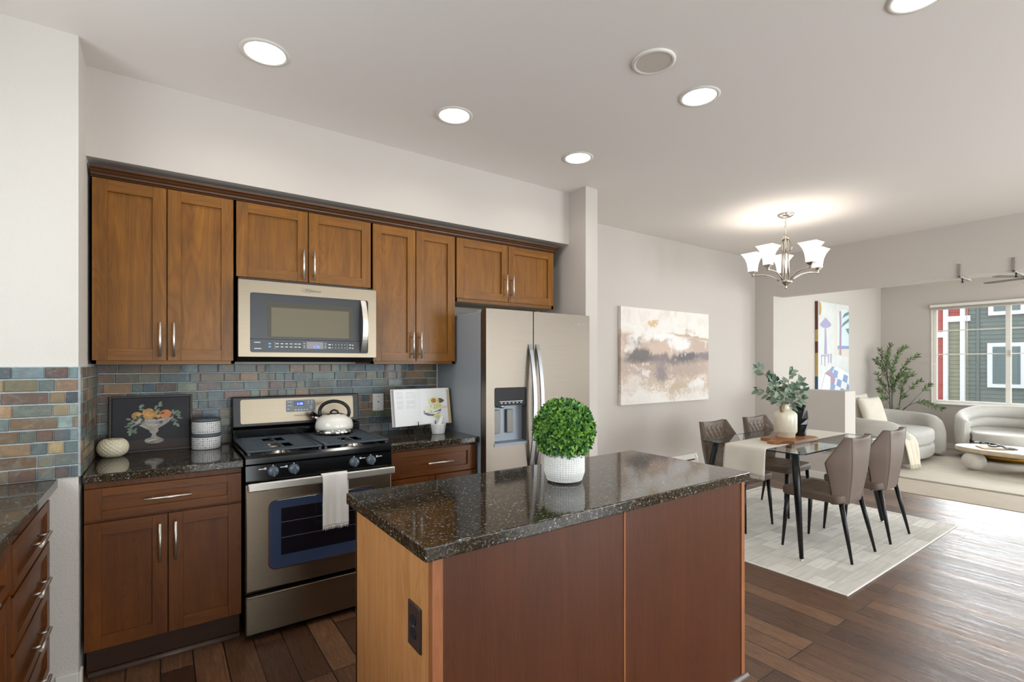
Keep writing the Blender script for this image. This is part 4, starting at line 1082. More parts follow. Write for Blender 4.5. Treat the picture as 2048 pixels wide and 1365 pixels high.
# ================================================================== DINING
_sy, _cy = math.sin(math.radians(YAW)), math.cos(math.radians(YAW))
def on_y(u, v, y):
    """real point on an upright wall plane y = const, measured from the photograph"""
    r = (_cy * (u - 1024) / F_PX + _sy, -_sy * (u - 1024) / F_PX + _cy, (HORIZON - v) / F_PX)
    k = y / r[1]; return (r[0] * k, EYE + r[2] * k)

mb = MB(); mb.box(3.36, 5.56, 1.268, 2.93, 0.0, 0.007, 0.002)
rugo = tag(mb.build('area_rug', M_DRUG), 'cream rug with a pattern of pale blocks under the dining table', 'rug')
mb = MB()
for b in ((3.348, 5.572, 1.258, 1.270), (3.348, 5.572, 2.928, 2.94), (3.348, 3.362, 1.27, 2.928), (5.558, 5.572, 1.27, 2.928)): mb.box(b[0], b[1], b[2], b[3], 0.0, 0.008, 0.002)
mb.build('binding', M_RUGEDGE, rugo, world=False)
ZR = 0.0083

def pw(v, pts):
    for (a, x), (b, y) in zip(pts, pts[1:]):
        if v <= b: return x + (y - x) * (v - a) / (b - a)
    return pts[-1][1]
def make_chair(label):
    t = thing('dining_chair', (0, 0, 0), label, 'chair', 'leather chairs around the glass table')
    # seat
    plan = []
    for cx_, cy_, a0 in ((0.170, 0.195, 0), (-0.170, 0.195, PI / 2), (-0.165, -0.118, PI), (0.165, -0.118, 1.5 * PI)):
        for k in range(6): a = a0 + PI / 2 * k / 5; plan.append((cx_ + 0.05 * math.cos(a), cy_ + 0.05 * math.sin(a)))
    mb = MB(); mb.rsolid(plan, 0.392, 0.455, 0.018, 4); st_ = mb.build('seat', M_LEATH, t)
    def quilt(p, q): return (abs(math.sin(PI * (p + q))) * abs(math.sin(PI * (p - q)))) ** 0.6
    mb = MB()
    def sf(u, v):
        x = (u - 0.5) * 0.40; y = -0.13 + v * 0.35
        e = min(1, min(u, 1 - u, v, 1 - v) * 8)
        return (x, y, 0.452 + e * (0.006 + 0.007 * quilt(x / 0.06, y / 0.15)))
    mb.sheet(sf, 76, 60); mb.build('quilted_top', M_LEATHQ, st_)
    # wing back
    def bk_(s, v):
        """s -1..1 across, v 0..1 upwards"""
        w = pw(v, [(0, 0.212), (0.12, 0.210), (0.62, 0.275), (1, 0.198)]); c = pw(v, [(0, 0.105), (1, 0.176)])
        f = pw(v, [(0, 0.060), (0.62, 0.120), (1, 0.035)])
        yb = -0.174 - 0.045 * v - 0.012 * math.sin(PI * v)
        a = abs(s)
        if a < 0.6: x = c * a / 0.6; y = yb
        else: q = (a - 0.6) / 0.4; x = c + (w - c) * q; y = yb + f * (q ** 1.35)
        y += 0.012 * (1 - min(1, a / 0.6)) * (1 if v > 0.85 else 0) * (v - 0.85) / 0.15 * -1
        z = 0.386 + 0.480 * v - (0.012 * math.cos(min(1, a / 0.6) * PI / 2) if v > 0.9 else 0) * (v - 0.9) * 10 * 1.0
        return Vector((math.copysign(x, s), y, z))
    mb = MB(); nu, nv, T = 20, 18, 0.034
    g0 = [[bk_(-1 + 2 * i / nu, j / nv) for i in range(nu + 1)] for j in range(nv + 1)]
    G0 = [[mb._v(p) for p in r] for r in g0]
    def off(i, j):
        p = g0[j][i]; a = g0[j][max(i - 1, 0)]; b = g0[j][min(i + 1, nu)]; d = (b - a).normalized()
        return p + Vector((-d.y, d.x, 0)).normalized() * T * (1 if 0 < i < nu else 0.75)
    G1 = [[mb._v(off(i, j)) for i in range(nu + 1)] for j in range(nv + 1)]
    for j in range(nv):
        for i in range(nu):
            mb.face([G0[j][i], G0[j + 1][i], G0[j + 1][i + 1], G0[j][i + 1]], True); mb.face([G1[j][i], G1[j][i + 1], G1[j + 1][i + 1], G1[j + 1][i]], True)
    for i in range(nu):
        mb.face([G0[0][i], G0[0][i + 1], G1[0][i + 1], G1[0][i]], True); mb.face([G0[nv][i], G1[nv][i], G1[nv][i + 1], G0[nv][i + 1]], True)
    for j in range(nv):
        mb.face([G0[j][0], G1[j][0], G1[j + 1][0], G0[j + 1][0]], True); mb.face([G0[j][nu], G0[j + 1][nu], G1[j + 1][nu], G1[j][nu]], True)
    bo = mb.build('backrest', M_LEATH, t)
    md = bo.modifiers.new('bev', 'BEVEL'); md.width = 0.006; md.segments = 2; md.limit_method = 'ANGLE'; md.angle_limit = math.radians(50)
    mb = MB()
    def qf(u, v):
        s = -0.93 + 1.86 * u; vv = 0.14 + 0.82 * v
        p = bk_(s, vv); a = bk_(s - 0.02, vv); b = bk_(s + 0.02, vv); d = (b - a).normalized(); n = Vector((-d.y, d.x, 0)).normalized()
        e = min(1, min(u, 1 - u, v, 1 - v) * 10)
        L = s * 0.23
        return p + n * (T - 0.002 + e * (0.004 + 0.008 * quilt(L / 0.058, p.z / 0.080)))
    mb.sheet(qf, 92, 84); mb.build('quilted_panel', M_LEATHQ, bo)
    for sx in (-1, 1):   # seams from the rear fold
        mb = MB(); mb.tube([bk_(sx * 0.6, v / 12) + Vector((0, -0.0005, 0)) for v in range(13)], 0.0010, 6); mb.build('seam', plain('seam_leather_%d' % sx, (86, 72, 63), 0.6), bo)
    for (x0, y0, x1, y1) in ((-0.165, -0.150, -0.203, -0.232), (0.165, -0.150, 0.203, -0.232), (-0.192, 0.205, -0.212, 0.232), (0.192, 0.205, 0.212, 0.232)):
        mb = MB(); mb.tube([(x0, y0, 0.396), (x0 + (x1 - x0) * 0.4, y0 + (y1 - y0) * 0.4, 0.24), (x1, y1, 0.0)], [0.0165, 0.0155, 0.0085], 14); mb.build('leg', M_LEGB, t)
    return t
ch = make_chair('taupe leather dining chair nearest the kitchen island, its back to the camera')
ch.location = (4.09, 1.665, ZR)
dup(ch, (4.765, 1.655, ZR), 0.0, 'taupe leather dining chair at the far right, back to the camera, next to the sofa')
dup(ch, (4.095, 2.425, ZR), PI, 'taupe quilted chair facing the camera at the table end nearest the wall painting')
dup(ch, (4.785, 2.415, ZR), PI, 'taupe quilted chair facing the camera, behind the cream jug of leaves')

# glass table
tb = thing('dining_table', (4.41, 2.08, ZR), 'rectangular glass-topped dining table on splayed black metal legs', 'table')
mb = MB(); pl = [(p[0], p[1]) for p in rrect(3.69, 5.14, 1.668, 2.492, 0.05, 6)]
mb.prism(pl, 0.742, 0.752, 'z'); top_ = mb.build('glass_top', M_TABLEGLASS, tb)
mb = MB(); rr = [mb.ring([(x * 1.0 + (x - 4.415) * k, y + (y - 2.08) * k * 1.6, z) for x, y in pl]) for z, k in ((0.7425, 0.0003), (0.7515, 0.0003))]
mb.skin(rr, True, False, False, True); mb.build('glass_edge', M_GLEDGE, top_)
for sx, sy in ((-1, -1), (1, -1), (1, 1), (-1, 1)):
    cx_, cy_ = 4.415 + sx * 0.625, 2.08 + sy * 0.315
    fx, fy = 4.415 + sx * 0.738, 2.08 + sy * 0.412
    mb = MB(); mb.tube([(cx_, cy_, 0.738), (cx_ + (fx - cx_) * .3, cy_ + (fy - cy_) * .3, 0.53), (fx, fy, ZR + 0.012)], [0.027, 0.026, 0.0135], 18); l_ = mb.build('leg', M_LEGB, tb)
    mb = MB(); mb.lathe([(0.030, 0.735), (0.034, 0.738), (0.034, 0.742)], (cx_, cy_, 0), 24); mb.build('mount_disc', M_NICKEL, l_)
    mb = MB(); mb.lathe([(0.012, ZR), (0.013, ZR + 0.004), (0.008, ZR + 0.014)], (fx, fy, 0), 16); mb.build('foot_glide', M_CHROME, l_)

# linen runner
rn = thing('table_runner', (4.4, 2.09, 0.753), 'cream linen table runner with a fringed end hanging off the glass table', 'runner')
mb = MB()
pth = [(3.672, 0.545), (3.674, 0.60), (3.676, 0.66), (3.679, 0.715), (3.683, 0.742), (3.692, 0.7545), (3.71, 0.7555)] + [(3.71 + 1.41 * i / 30, 0.7555) for i in range(1, 31)] + [(5.136, 0.7545), (5.146, 0.742), (5.15, 0.66), (5.152, 0.56)]
def rf(u, v):
    k = v * (len(pth) - 1); i = min(int(k), len(pth) - 2); f = k - i
    x = pth[i][0] * (1 - f) + pth[i + 1][0] * f; z = pth[i][1] * (1 - f) + pth[i + 1][1] * f
    y = 1.925 + u * 0.33
    hang = max(0, (0.745 - z) / 0.2)
    x += -hang * (0.010 * math.sin(u * 7 + 1) + 0.006) if x < 4.4 else hang * 0.008 * math.sin(u * 8)
    y += hang * 0.006 * (u - 0.5) + 0.003 * math.sin(x * 5)
    return (x, y, z)
mb.sheet(rf, 22, 80); ro = mb.build('cloth', M_LINEN, rn); md = ro.modifiers.new('thick', 'SOLIDIFY'); md.thickness = 0.0016; md.offset = 0
mb = MB(); rnd = random.Random(9)
for i in range(90):
    for e in (0.0, 1.0):
        p = Vector(rf(i / 89, e)); mb.tube([p, p + Vector((rnd.uniform(-.003, .003), rnd.uniform(-.003, .003), -0.012)), p + Vector((rnd.uniform(-.006, .004), rnd.uniform(-.005, .005), -rnd.uniform(.018, .026)))], 0.0012, 5)
mb.build('fringe', M_LINEN, rn)

# serving board, vases
mb = MB(); mb.prism([(4.062, 1.895), (4.462, 1.892), (4.492, 1.93), (4.495, 2.13), (4.46, 2.165), (4.06, 2.165), (4.045, 2.13), (4.048, 2.07), (4.03, 2.058), (3.945, 2.052), (3.93, 2.03), (3.93, 1.985), (3.945, 1.965), (4.03, 1.962), (4.05, 1.95)], 0.7565, 0.7815, 'z')
sb = mb.build('serving_board', M_BOARD); md = sb.modifiers.new('b', 'BEVEL'); md.width = 0.003; md.segments = 2
tag(sb, 'brown wooden serving board with a handle, on the runner under the vases', 'board')
vx, vy, vz = 4.243, 2.052, 0.7818
t = thing('ceramic_jug', (vx, vy, vz), 'cream ceramic jug holding green branches, on the wooden board', 'vase')
mb = MB(); mb.lathe([(0.068, 0), (0.072, 0.004), (0.073, 0.030), (0.082, 0.040), (0.087, 0.052), (0.0875, 0.160), (0.0865, 0.188), (0.080, 0.203), (0.062, 0.219), (0.040, 0.230), (0.032, 0.238), (0.030, 0.258), (0.034, 0.266), (0.036, 0.272), (0.033, 0.275), (0.026, 0.272), (0.024, 0.245)], (vx, vy, vz), 44); jb = mb.build('body', M_CERAM, t)
rgt = Vector((_cy, -_sy, 0)); fwdv = Vector((_sy, _cy, 0))
mb = MB(); mb.tube([Vector((vx, vy, vz + z)) + rgt * r - fwdv * q for r, q, z in ((-0.022, 0.018, 0.268), (-0.042, 0.028, 0.266), (-0.052, 0.032, 0.245), (-0.050, 0.040, 0.215), (-0.044, 0.046, 0.192))], [0.010, 0.014, 0.015, 0.015, 0.011], 10, False, 0.8); mb.build('handle', M_TWINE, t)
t = thing('faceted_vase', (4.432, 2.022, vz), 'black faceted vase behind the cream jug on the wooden board', 'vase')
mb = MB(); rs = []
for r, z, tw_ in ((0.045, 0, 0.2), (0.050, 0.03, 0.2), (0.066, 0.10, 0.45), (0.072, 0.15, 0.62), (0.060, 0.22, 0.9), (0.048, 0.258, 1.0), (0.040, 0.262, 1.0), (0.034, 0.235, 1.0)):
    rs.append(mb.ring([(4.432 + r * math.cos(tw_ + 2 * PI * i / 6) * (1.0 if i % 2 else 0.9), 2.022 + r * math.sin(tw_ + 2 * PI * i / 6) * (1.0 if i % 2 else 0.9), vz + z - (0.022 if (z > 0.25 and i == 3) else 0)) for i in range(6)]))
mb.skin(rs, True, True, True, False); fv = mb.build('body', M_VASEB, t); md = fv.modifiers.new('b', 'BEVEL'); md.width = 0.003; md.segments = 2
# branches
t = thing('eucalyptus_branches', (vx, vy, vz + 0.25), 'grey-green leafy branches standing in the cream ceramic jug', 'branches')
ms = MB(); ml = MB(); lay = ml.colored('leafcol'); rnd = random.Random(21)
stems = [(-0.22, 0.02, 0.31, 7), (-0.14, -0.04, 0.22, 6), (-0.19, 0.05, 0.13, 5), (-0.07, 0.05, 0.25, 6), (0.06, 0.03, 0.28, 6), (0.10, -0.05, 0.20, 6), (0.17, 0.02, 0.12, 6), (0.02, -0.08, 0.13, 6), (-0.04, -0.09, 0.10, 5), (0.13, 0.06, 0.19, 5), (-0.12, -0.08, 0.07, 5), (0.09, -0.08, 0.06, 5), (0.0, 0.02, 0.18, 6)]
B0 = Vector((vx, vy, vz + 0.262))
for (r, q, h, n) in stems:
    tip = B0 + rgt * r + fwdv * q + Vector((0, 0, h)); mid = B0 + (rgt * r + fwdv * q) * 0.35 + Vector((0, 0, h * 0.62))
    P = []
    for i in range(9):
        s = i / 8; P.append((B0 + Vector((0, 0, -0.07))) * (1 - s) ** 2 + mid * 2 * s * (1 - s) + tip * s * s)
    ms.tube(P, [0.0028 - 0.0016 * i / 8 for i in range(9)], 6)
    for i in range(n):
        s = 0.42 + 0.58 * i / (n - 1); p = (B0 + Vector((0, 0, -0.07))) * (1 - s) ** 2 + mid * 2 * s * (1 - s) + tip * s * s
        tan = (tip - mid).normalized()
        for sd in (-1, 1):
            a = rnd.uniform(0, 2 * PI); sidev = tan.cross(Vector((math.cos(a), math.sin(a), 0.3))).normalized() * sd
            d = tan * 0.55 + sidev * 0.9 + Vector((0, 0, rnd.uniform(-.2, .3)))
            leaf(ml, lay, p, d, Vector((rnd.uniform(-.4, .4) - 0.5, rnd.uniform(-.4, .4) - 0.7, 0.6)), rnd.uniform(0.052, 0.078), rnd.uniform(0.028, 0.042), rnd.uniform(0, 1), 0.12)
    leaf(ml, lay, tip, (tip - mid), Vector((-0.5, -0.7, 0.5)), 0.055, 0.028, rnd.uniform(0, 1), 0.12)
ms.build('stems', M_STEM, t); ml.build('leaves', M_EUC, t)

# chandelier
hx, hy = 4.76, 2.30
t = thing('chandelier', (hx, hy, 2.79), 'five-arm brushed nickel chandelier with lit frosted glass shades above the dining table', 'chandelier')
mb = MB(); mb.lathe([(0.070, 2.789), (0.070, 2.782), (0.062, 2.770), (0.040, 2.757), (0.014, 2.752), (0.0, 2.750)], (hx, hy, 0), 32); mb.build('canopy', M_NICKEL, t)
mb = MB()
for i in range(7):
    z = 2.742 - i * 0.021; a = (i % 2) * PI / 2
    mb.tube([(hx + 0.008 * math.cos(q) * math.cos(a), hy + 0.008 * math.cos(q) * math.sin(a), z + 0.0145 * math.sin(q)) for q in [2 * PI * k / 12 for k in range(12)]], 0.0022, 6, True)
mb.build('chain', M_NICKEL, t)
mb = MB()
for i in range(4):
    a = i * PI / 2 + 0.4; c, s = math.cos(a), math.sin(a)
    mb.tube([(hx + r * c, hy + r * s, z) for r, z in ((0.010, 2.60), (0.022, 2.585), (0.028, 2.55), (0.044, 2.51), (0.052, 2.485), (0.046, 2.455), (0.026, 2.44))], 0.005, 8)
mb.tube([(hx + 0.016 * math.cos(q), hy, 2.598 + 0.016 * math.sin(q)) for q in [2 * PI * k / 16 for k in range(16)]], 0.004, 8, True)
mb.build('scroll_loops', M_NICKEL, t)
mb = MB()
for i in range(5):
    a = i * 2 * PI / 5 + 0.7; c, s = math.cos(a), math.sin(a)
    mb.tube([(hx + r * c, hy + r * s, z) for r, z in ((0.020, 2.56), (0.026, 2.40), (0.032, 2.17))], 0.0075, 8)
mb.lathe([(0.004, 2.57), (0.030, 2.565), (0.030, 2.555), (0.004, 2.55)], (hx, hy, 0), 20)
mb.build('stem', M_NICKEL, t)
mb = MB(); mb.lathe([(0.010, 2.175), (0.055, 2.165), (0.060, 2.155), (0.050, 2.142), (0.020, 2.125), (0.009, 2.115), (0.011, 2.105), (0.006, 2.092), (0.0, 2.09)], (hx, hy, 0), 24); mb.build('hub', M_NICKEL, t)
M_SHADE = NT('frosted_shade'); M_SHADE.color((240, 236, 230)); M_SHADE.set(0.5)
M_SHADE.b.inputs['Emission Color'].default_value = (*lin((255, 250, 244)), 1); M_SHADE.b.inputs['Emission Strength'].default_value = 0.62
M_SHADE = M_SHADE.m
M_BULB = emit('bulb_glow', (255, 244, 228), 6.0)
for k in range(5):
    a = math.radians(68 + 72 * k); d = rgt * math.cos(a) + fwdv * math.sin(a); E = Vector((hx, hy, 0)) + d * 0.285
    c = Vector((hx, hy, 0))
    mb = MB(); mb.tube([c + d * r + Vector((0, 0, z)) for r, z in ((0.045, 2.160), (0.085, 2.195), (0.14, 2.228), (0.20, 2.242), (0.25, 2.244), (0.295, 2.238))], [0.008] * 6, 8); ar = mb.build('arm', M_NICKEL, t)
    mb = MB(); s4 = [(1, 1), (-1, 1), (-1, -1), (1, -1)]
    def sq(r, z): return [tuple(E + rgt * (x * r * 0.7071 * math.cos(0.6) - y * r * 0.7071 * math.sin(0.6)) + fwdv * (x * r * 0.7071 * math.sin(0.6) + y * r * 0.7071 * math.cos(0.6)) + Vector((0, 0, z))) for x, y in s4]
    mb.skin([mb.ring(sq(0.010, 2.245)), mb.ring(sq(0.014, 2.258)), mb.ring(sq(0.042, 2.280)), mb.ring(sq(0.042, 2.284))], True, True, True, False); mb.build('cup', M_NICKEL, ar)
    mb = MB(); rr = [mb.ring(sq(r, z)) for r, z in ((0.044, 2.284), (0.047, 2.320), (0.055, 2.365), (0.070, 2.403), (0.092, 2.436), (0.110, 2.455))]
    mb.skin(rr, True, True, False, False); so = mb.build('shade', M_SHADE, ar); md = so.modifiers.new('s', 'SOLIDIFY'); md.thickness = 0.003
    mb = MB(); mb.blob((E.x, E.y, 2.33), 0.016, 0.016, 0.03, None, 12, 8); mb.build('bulb', M_BULB, ar)
    l = bpy.data.lights.new('bulb_light', 'POINT'); l.energy = 1.7; l.shadow_soft_size = 0.035; l.color = (1.0, 0.93, 0.84)
    lo = bpy.data.objects.new('bulb_light', l); COL.objects.link(lo); lo.location = (E.x, E.y, 2.39)

# ceiling lights and speaker
def downlight(x, y, label, power=2.0):
    t = thing('recessed_light', (x, y, ZC), label, 'ceiling light', 'round recessed lights in the kitchen ceiling')
    mb = MB(); mb.lathe([(0.082, -0.002), (0.086, -0.006), (0.098, -0.005), (0.104, 0.001)], (x, y, ZC), 48, 'z', False, False); mb.build('trim_ring', M_TRIMW, t)
    mb = MB(); mb.lathe([(0.083, -0.001), (0.080, -0.003), (0.0, -0.0032)], (x, y, ZC), 40, 'z', False, False); mb.build('lens', M_LAMP, t)
    l = bpy.data.lights.new('downlight', 'AREA'); l.shape = 'DISK'; l.size = 0.15; l.energy = power; l.spread = math.radians(150); l.color = (1.0, 0.93, 0.84)
    o = bpy.data.objects.new('downlight', l); COL.objects.link(o); o.location = (x, y, ZC - 0.012)
downlight(0.383, 2.455, 'recessed ceiling light nearest the left wall, above the stove side')
downlight(1.348, 2.462, 'recessed ceiling light in the middle, above the kitchen aisle')
downlight(2.311, 2.486, 'recessed ceiling light nearest the refrigerator and wall column')
downlight(2.296, 1.547, 'recessed ceiling light beside the flat round ceiling speaker')
downlight(2.345, 0.640, 'recessed ceiling light cut off by the top photo edge')
t = thing('ceiling_speaker', (1.857, 1.49, ZC), 'unlit flat white round speaker cover on the ceiling', 'speaker')
mb = MB(); mb.lathe([(0.098, 0.0), (0.097, -0.006), (0.088, -0.010), (0.080, -0.006)], (1.857, 1.49, ZC), 48, 'z', False, False); mb.build('trim_ring', M_TRIMW, t)
mb = MB(); mb.lathe([(0.081, -0.006), (0.0, -0.0055)], (1.857, 1.49, ZC), 40, 'z', False, False); mb.build('grille', plain('speaker_grille', (206, 198, 188), 0.7), t)

# abstract canvas on the dining wall
def abstract():
    t = NT('abstract_paint')
    g = t.coord('Generated'); sep = t.n('ShaderNodeSeparateXYZ'); t.l(g, sep.inputs[0]); X, Z = sep.outputs[0], sep.outputs[2]
    vA = t.coord('Generated', (3.0, 1, 2.2)); vB = t.coord('Generated', (9, 1, 7)); vC = t.coord('Generated', (40, 1, 26))
    nA, nB, nC = t.noise(vA, 1.0, 5, 0.6, 0.6), t.noise(vB, 1.0, 5, 0.65, 0.8), t.noise(vC, 1.0, 4, 0.7)
    W = [(0, (0, 0, 0)), (1, (255, 255, 255))]
    def sm(f, a, b): return t.ramp(f, [(a, (0, 0, 0)), (b, (255, 255, 255))])
    c = t.ramp(nB, [(0.3, (226, 214, 202)), (0.55, (240, 234, 228)), (0.75, (232, 224, 214))])
    def band(z0, half, amp, slope):
        zz = t.math('ADD', Z, t.math('MULTIPLY', t.math('SUBTRACT', nA, 0.5), amp)); zz = t.math('ADD', zz, t.math('MULTIPLY', t.math('SUBTRACT', nB, 0.5), amp * 0.5))
        zz = t.math('ADD', zz, t.math('MULTIPLY', t.math('SUBTRACT', X, 0.5), slope))
        return t.math('ABSOLUTE', t.math('SUBTRACT', zz, z0))
    tan = t.math('SUBTRACT', 1.0, sm(band(0.44, 0.2, 0.75, 0.0), 0.16, 0.26))
    c = t.mix(t.math('MULTIPLY', tan, 0.9), c, t.ramp(nB, [(0.3, (176, 146, 126)), (0.7, (214, 194, 176))]))
    tan2 = t.math('MULTIPLY', t.math('SUBTRACT', 1.0, sm(band(0.20, 0.1, 0.5, 0.0), 0.05, 0.12)), sm(nC, 0.42, 0.55))
    c = t.mix(t.math('MULTIPLY', tan2, 0.7), c, (190, 164, 128))
    Xd = t.math('ADD', X, t.math('MULTIPLY', t.math('SUBTRACT', nB, 0.5), 0.34)); Zd = t.math('ADD', Z, t.math('MULTIPLY', t.math('SUBTRACT', nA, 0.5), 0.26))
    Zd = t.math('ADD', Zd, t.math('MULTIPLY', t.math('SUBTRACT', nC, 0.5), 0.07))
    def blot(cx_, cz_, rx, rz, soft=0.45):
        a = t.math('DIVIDE', t.math('SUBTRACT', Xd, cx_), rx); b = t.math('DIVIDE', t.math('SUBTRACT', Zd, cz_), rz)
        q = t.math('SQRT', t.math('ADD', t.math('MULTIPLY', a, a), t.math('MULTIPLY', b, b)))
        return t.math('SUBTRACT', 1.0, sm(t.math('MULTIPLY', q, 0.5), 0.5 - soft * 0.5, 0.55))
    for cx_, cz_, rx, rz, col, k, so_ in ((0.5, 0.40, 0.62, 0.15, (166, 142, 128), 0.75, 0.5), (0.42, 0.56, 0.17, 0.085, (206, 178, 158), 0.95, 0.3), (0.90, 0.60, 0.14, 0.09, (190, 166, 150), 0.9, 0.5),
            (0.5, 0.46, 0.60, 0.055, (112, 98, 98), 0.9, 0.6), (0.19, 0.50, 0.15, 0.095, (84, 78, 76), 0.95, 0.4), (0.72, 0.49, 0.17, 0.05, (74, 68, 74), 0.95, 0.4), (0.95, 0.50, 0.10, 0.05, (112, 98, 110), 0.9, 0.4),
            (0.43, 0.33, 0.08, 0.13, (120, 106, 112), 0.85, 0.6), (0.12, 0.64, 0.07, 0.05, (112, 94, 98), 0.8, 0.5), (0.55, 0.20, 0.24, 0.06, (186, 164, 134), 0.85, 0.7), (0.80, 0.33, 0.12, 0.07, (176, 152, 138), 0.7, 0.5),
            (0.62, 0.62, 0.14, 0.07, (240, 236, 234), 0.95, 0.3), (0.46, 0.70, 0.16, 0.05, (244, 240, 238), 0.9, 0.4), (0.10, 0.62, 0.05, 0.09, (238, 232, 228), 0.7, 0.5), (0.24, 0.32, 0.05, 0.05, (234, 226, 222), 0.9, 0.6), (0.86, 0.20, 0.12, 0.05, (236, 232, 230), 0.9, 0.4), (0.1, 0.22, 0.08, 0.10, (228, 216, 206), 0.8, 0.5)):
        c = t.mix(t.math('MULTIPLY', blot(cx_, cz_, rx, rz, so_), k), c, col)
    chips = t.math('MULTIPLY', sm(nB, 0.60, 0.64), sm(nC, 0.42, 0.52))
    c = t.mix(t.math('MULTIPLY', chips, 0.6), c, (240, 234, 230))
    gold = t.math('MULTIPLY', blot(0.31, 0.83, 0.05, 0.05, 0.3), sm(nC, 0.38, 0.5))
    c = t.mix(t.math('MULTIPLY', gold, 0.9), c, (206, 168, 92))
    line = t.math('SUBTRACT', 1.0, sm(band(0.745, 0.0, 0.10, 0.10), 0.004, 0.02)); line = t.math('MULTIPLY', line, sm(X, 0.45, 0.6))
    c = t.mix(t.math('MULTIPLY', line, 0.8), c, (186, 152, 108))
    weave = t.noise(t.coord('Generated', (260, 1, 8)), 1.0, 2); c = t.mix(t.math('MULTIPLY', weave, 0.22), c, (236, 230, 226))
    t.color(c); t.set(0.65); t.bump(nC, 0.15, 0.003)
    return t.m
mb = MB(); mb.box(3.845, 5.378, 3.498, 3.539, 0.962, 1.984, 0.003)
tag(mb.build('wall_painting', abstract()), 'large abstract canvas in cream, tan and grey on the dining room wall', 'painting')

# baseboard heater
t = thing('baseboard_heater', (4.5, 3.51, 0.1), 'white electric baseboard heater on the dining wall behind the island', 'heater')
mb = MB(); mb.prism([(3.539, 0.09), (3.48, 0.09), (3.47, 0.12), (3.47, 0.295), (3.49, 0.345), (3.539, 0.345)], 3.95, 5.08, 'x'); mb.build('cover', M_TRIMW, t)
mb = MB(); mb.box(3.97, 5.06, 3.4685, 3.471, 0.275, 0.290); mb.build('air_slot', M_DARKSLOT, t)
mb = MB(); mb.prism([(3.539, 0.085), (3.476, 0.085), (3.465, 0.118), (3.465, 0.298), (3.487, 0.350), (3.539, 0.350)], 5.08, 5.12, 'x'); mb.build('end_cap', M_TRIMW, t)

# steel L brackets on the header
for y, lab in ((1.455, 'grey L-shaped metal bracket under the opening header, the farther one'), (1.070, 'grey L-shaped metal bracket at the right photo edge under the header')):
    t = thing('metal_bracket', (6.5, y, 2.27), lab, 'bracket', 'brackets on the opening header')
    mb = MB(); mb.box(6.488, 6.4995, y - 0.009, y + 0.009, 2.252, 2.385, 0.001); mb.box(6.488, 6.86, y - 0.014, y + 0.014, 2.250, 2.264, 0.001); mb.build('arm', plain('bracket_grey_%d' % (y > 1.2), (150, 142, 136), 0.5, 0.2), t)
    mb = MB(); mb.rod((6.60, y, 2.250), (6.60, y, 2.215), 0.006); mb.rod((6.60, y, 2.218), (6.60, y, 2.208), 0.011); mb.build('bolt', M_BLACKM, t)
# ================================================================== LIVING ROOM
ZF = 0.0065
mb = MB(); mb.box(7.34, 10.2, -0.6, 2.86, ZF, 0.022, 0.004)
tag(mb.build('area_rug', M_LRUG), 'large cream rug on the carpet under the coffee table and sofa', 'rug')
ZG = 0.0225

# tall narrow canvas on the living room wall
WY = 3.376
cv = thing('canvas_print', (8.49, 3.40, 0.96), 'tall canvas of a purple lamp and blue checked cloth above the sofa', 'painting')
x0, x1, z0, z1 = 7.955, 9.03, 0.965, 2.32
cols = [plain('print_pale_ground', (216, 219, 218), 0.6, var=0.03, vscale=5), plain('print_lilac', (172, 164, 198), 0.6), plain('print_tan_light', (222, 214, 204), 0.6), plain('print_palm_green', (112, 146, 142), 0.6), plain('print_blue', (140, 162, 200), 0.6), plain('print_white', (228, 231, 234), 0.6), plain('print_maroon', (104, 56, 50), 0.6), plain('print_gold', (190, 160, 96), 0.6), plain('print_navy', (56, 84, 120), 0.6), plain('print_mauve', (172, 150, 170), 0.6), plain('print_sky', (214, 230, 236), 0.6)]
mb = MB(); mb.mi = 0; mb.box(x0, x1, WY, 3.418, z0, z1)
def Q(*p): return [on_y(1480 + a / 4.2667, 560 + b / 4.2667, WY) for a, b in p]
it = [(2, Q((806, 640), (808, 320), (816, 275), (834, 248), (862, 234), (898, 236), (925, 250), (936, 270), (936, 660))), (10, Q((830, 575), (830, 320), (838, 284), (854, 260), (880, 248), (912, 256), (934, 280), (934, 600))),
      (4, Q((832, 562), (934, 566), (934, 590), (832, 592))), (2, Q((832, 592), (934, 590), (934, 650), (840, 644))), (9, Q((846, 640), (850, 400), (846, 270), (862, 266), (866, 400), (864, 648))),
      (3, Q((872, 330), (890, 290), (930, 272), (934, 300), (900, 312))), (3, Q((862, 410), (880, 370), (934, 330), (934, 360), (890, 386))), (3, Q((900, 420), (934, 416), (934, 470), (916, 450))),
      (1, Q((730, 322), (778, 378), (772, 398), (740, 412), (706, 408), (678, 384))), (1, Q((724, 412), (734, 412), (740, 520), (742, 636), (718, 636), (722, 520))),
      (1, Q((690, 640), (764, 642), (756, 652), (692, 654))), (1, Q((692, 652), (698, 652), (698, 728), (694, 728))), (1, Q((720, 652), (726, 652), (726, 736), (722, 736))), (1, Q((752, 630), (758, 630), (760, 712), (754, 712))), (1, Q((772, 630), (780, 630), (780, 710), (774, 710))),
      (7, Q((672, 182), (690, 200), (694, 260), (686, 300), (674, 300))), (5, Q((690, 945), (720, 820), (770, 760), (830, 745), (936, 800), (938, 1010), (700, 1040))),
      (4, Q((790, 738), (804, 750), (780, 800), (745, 790))), (9, Q((722, 800), (760, 772), (800, 800), (812, 850), (790, 950), (770, 950), (770, 830)))]
k = 0
for r in range(4):
    for c in range(4):
        if (r + c) % 2: continue
        ax_, bx2 = 800 + c * 42 - r * 12, 766 + r * 58 + c * 20
        it.append((4, Q((ax_, bx2), (ax_ + 36, bx2 + 16), (ax_ + 26, bx2 + 76), (ax_ - 12, bx2 + 58))))
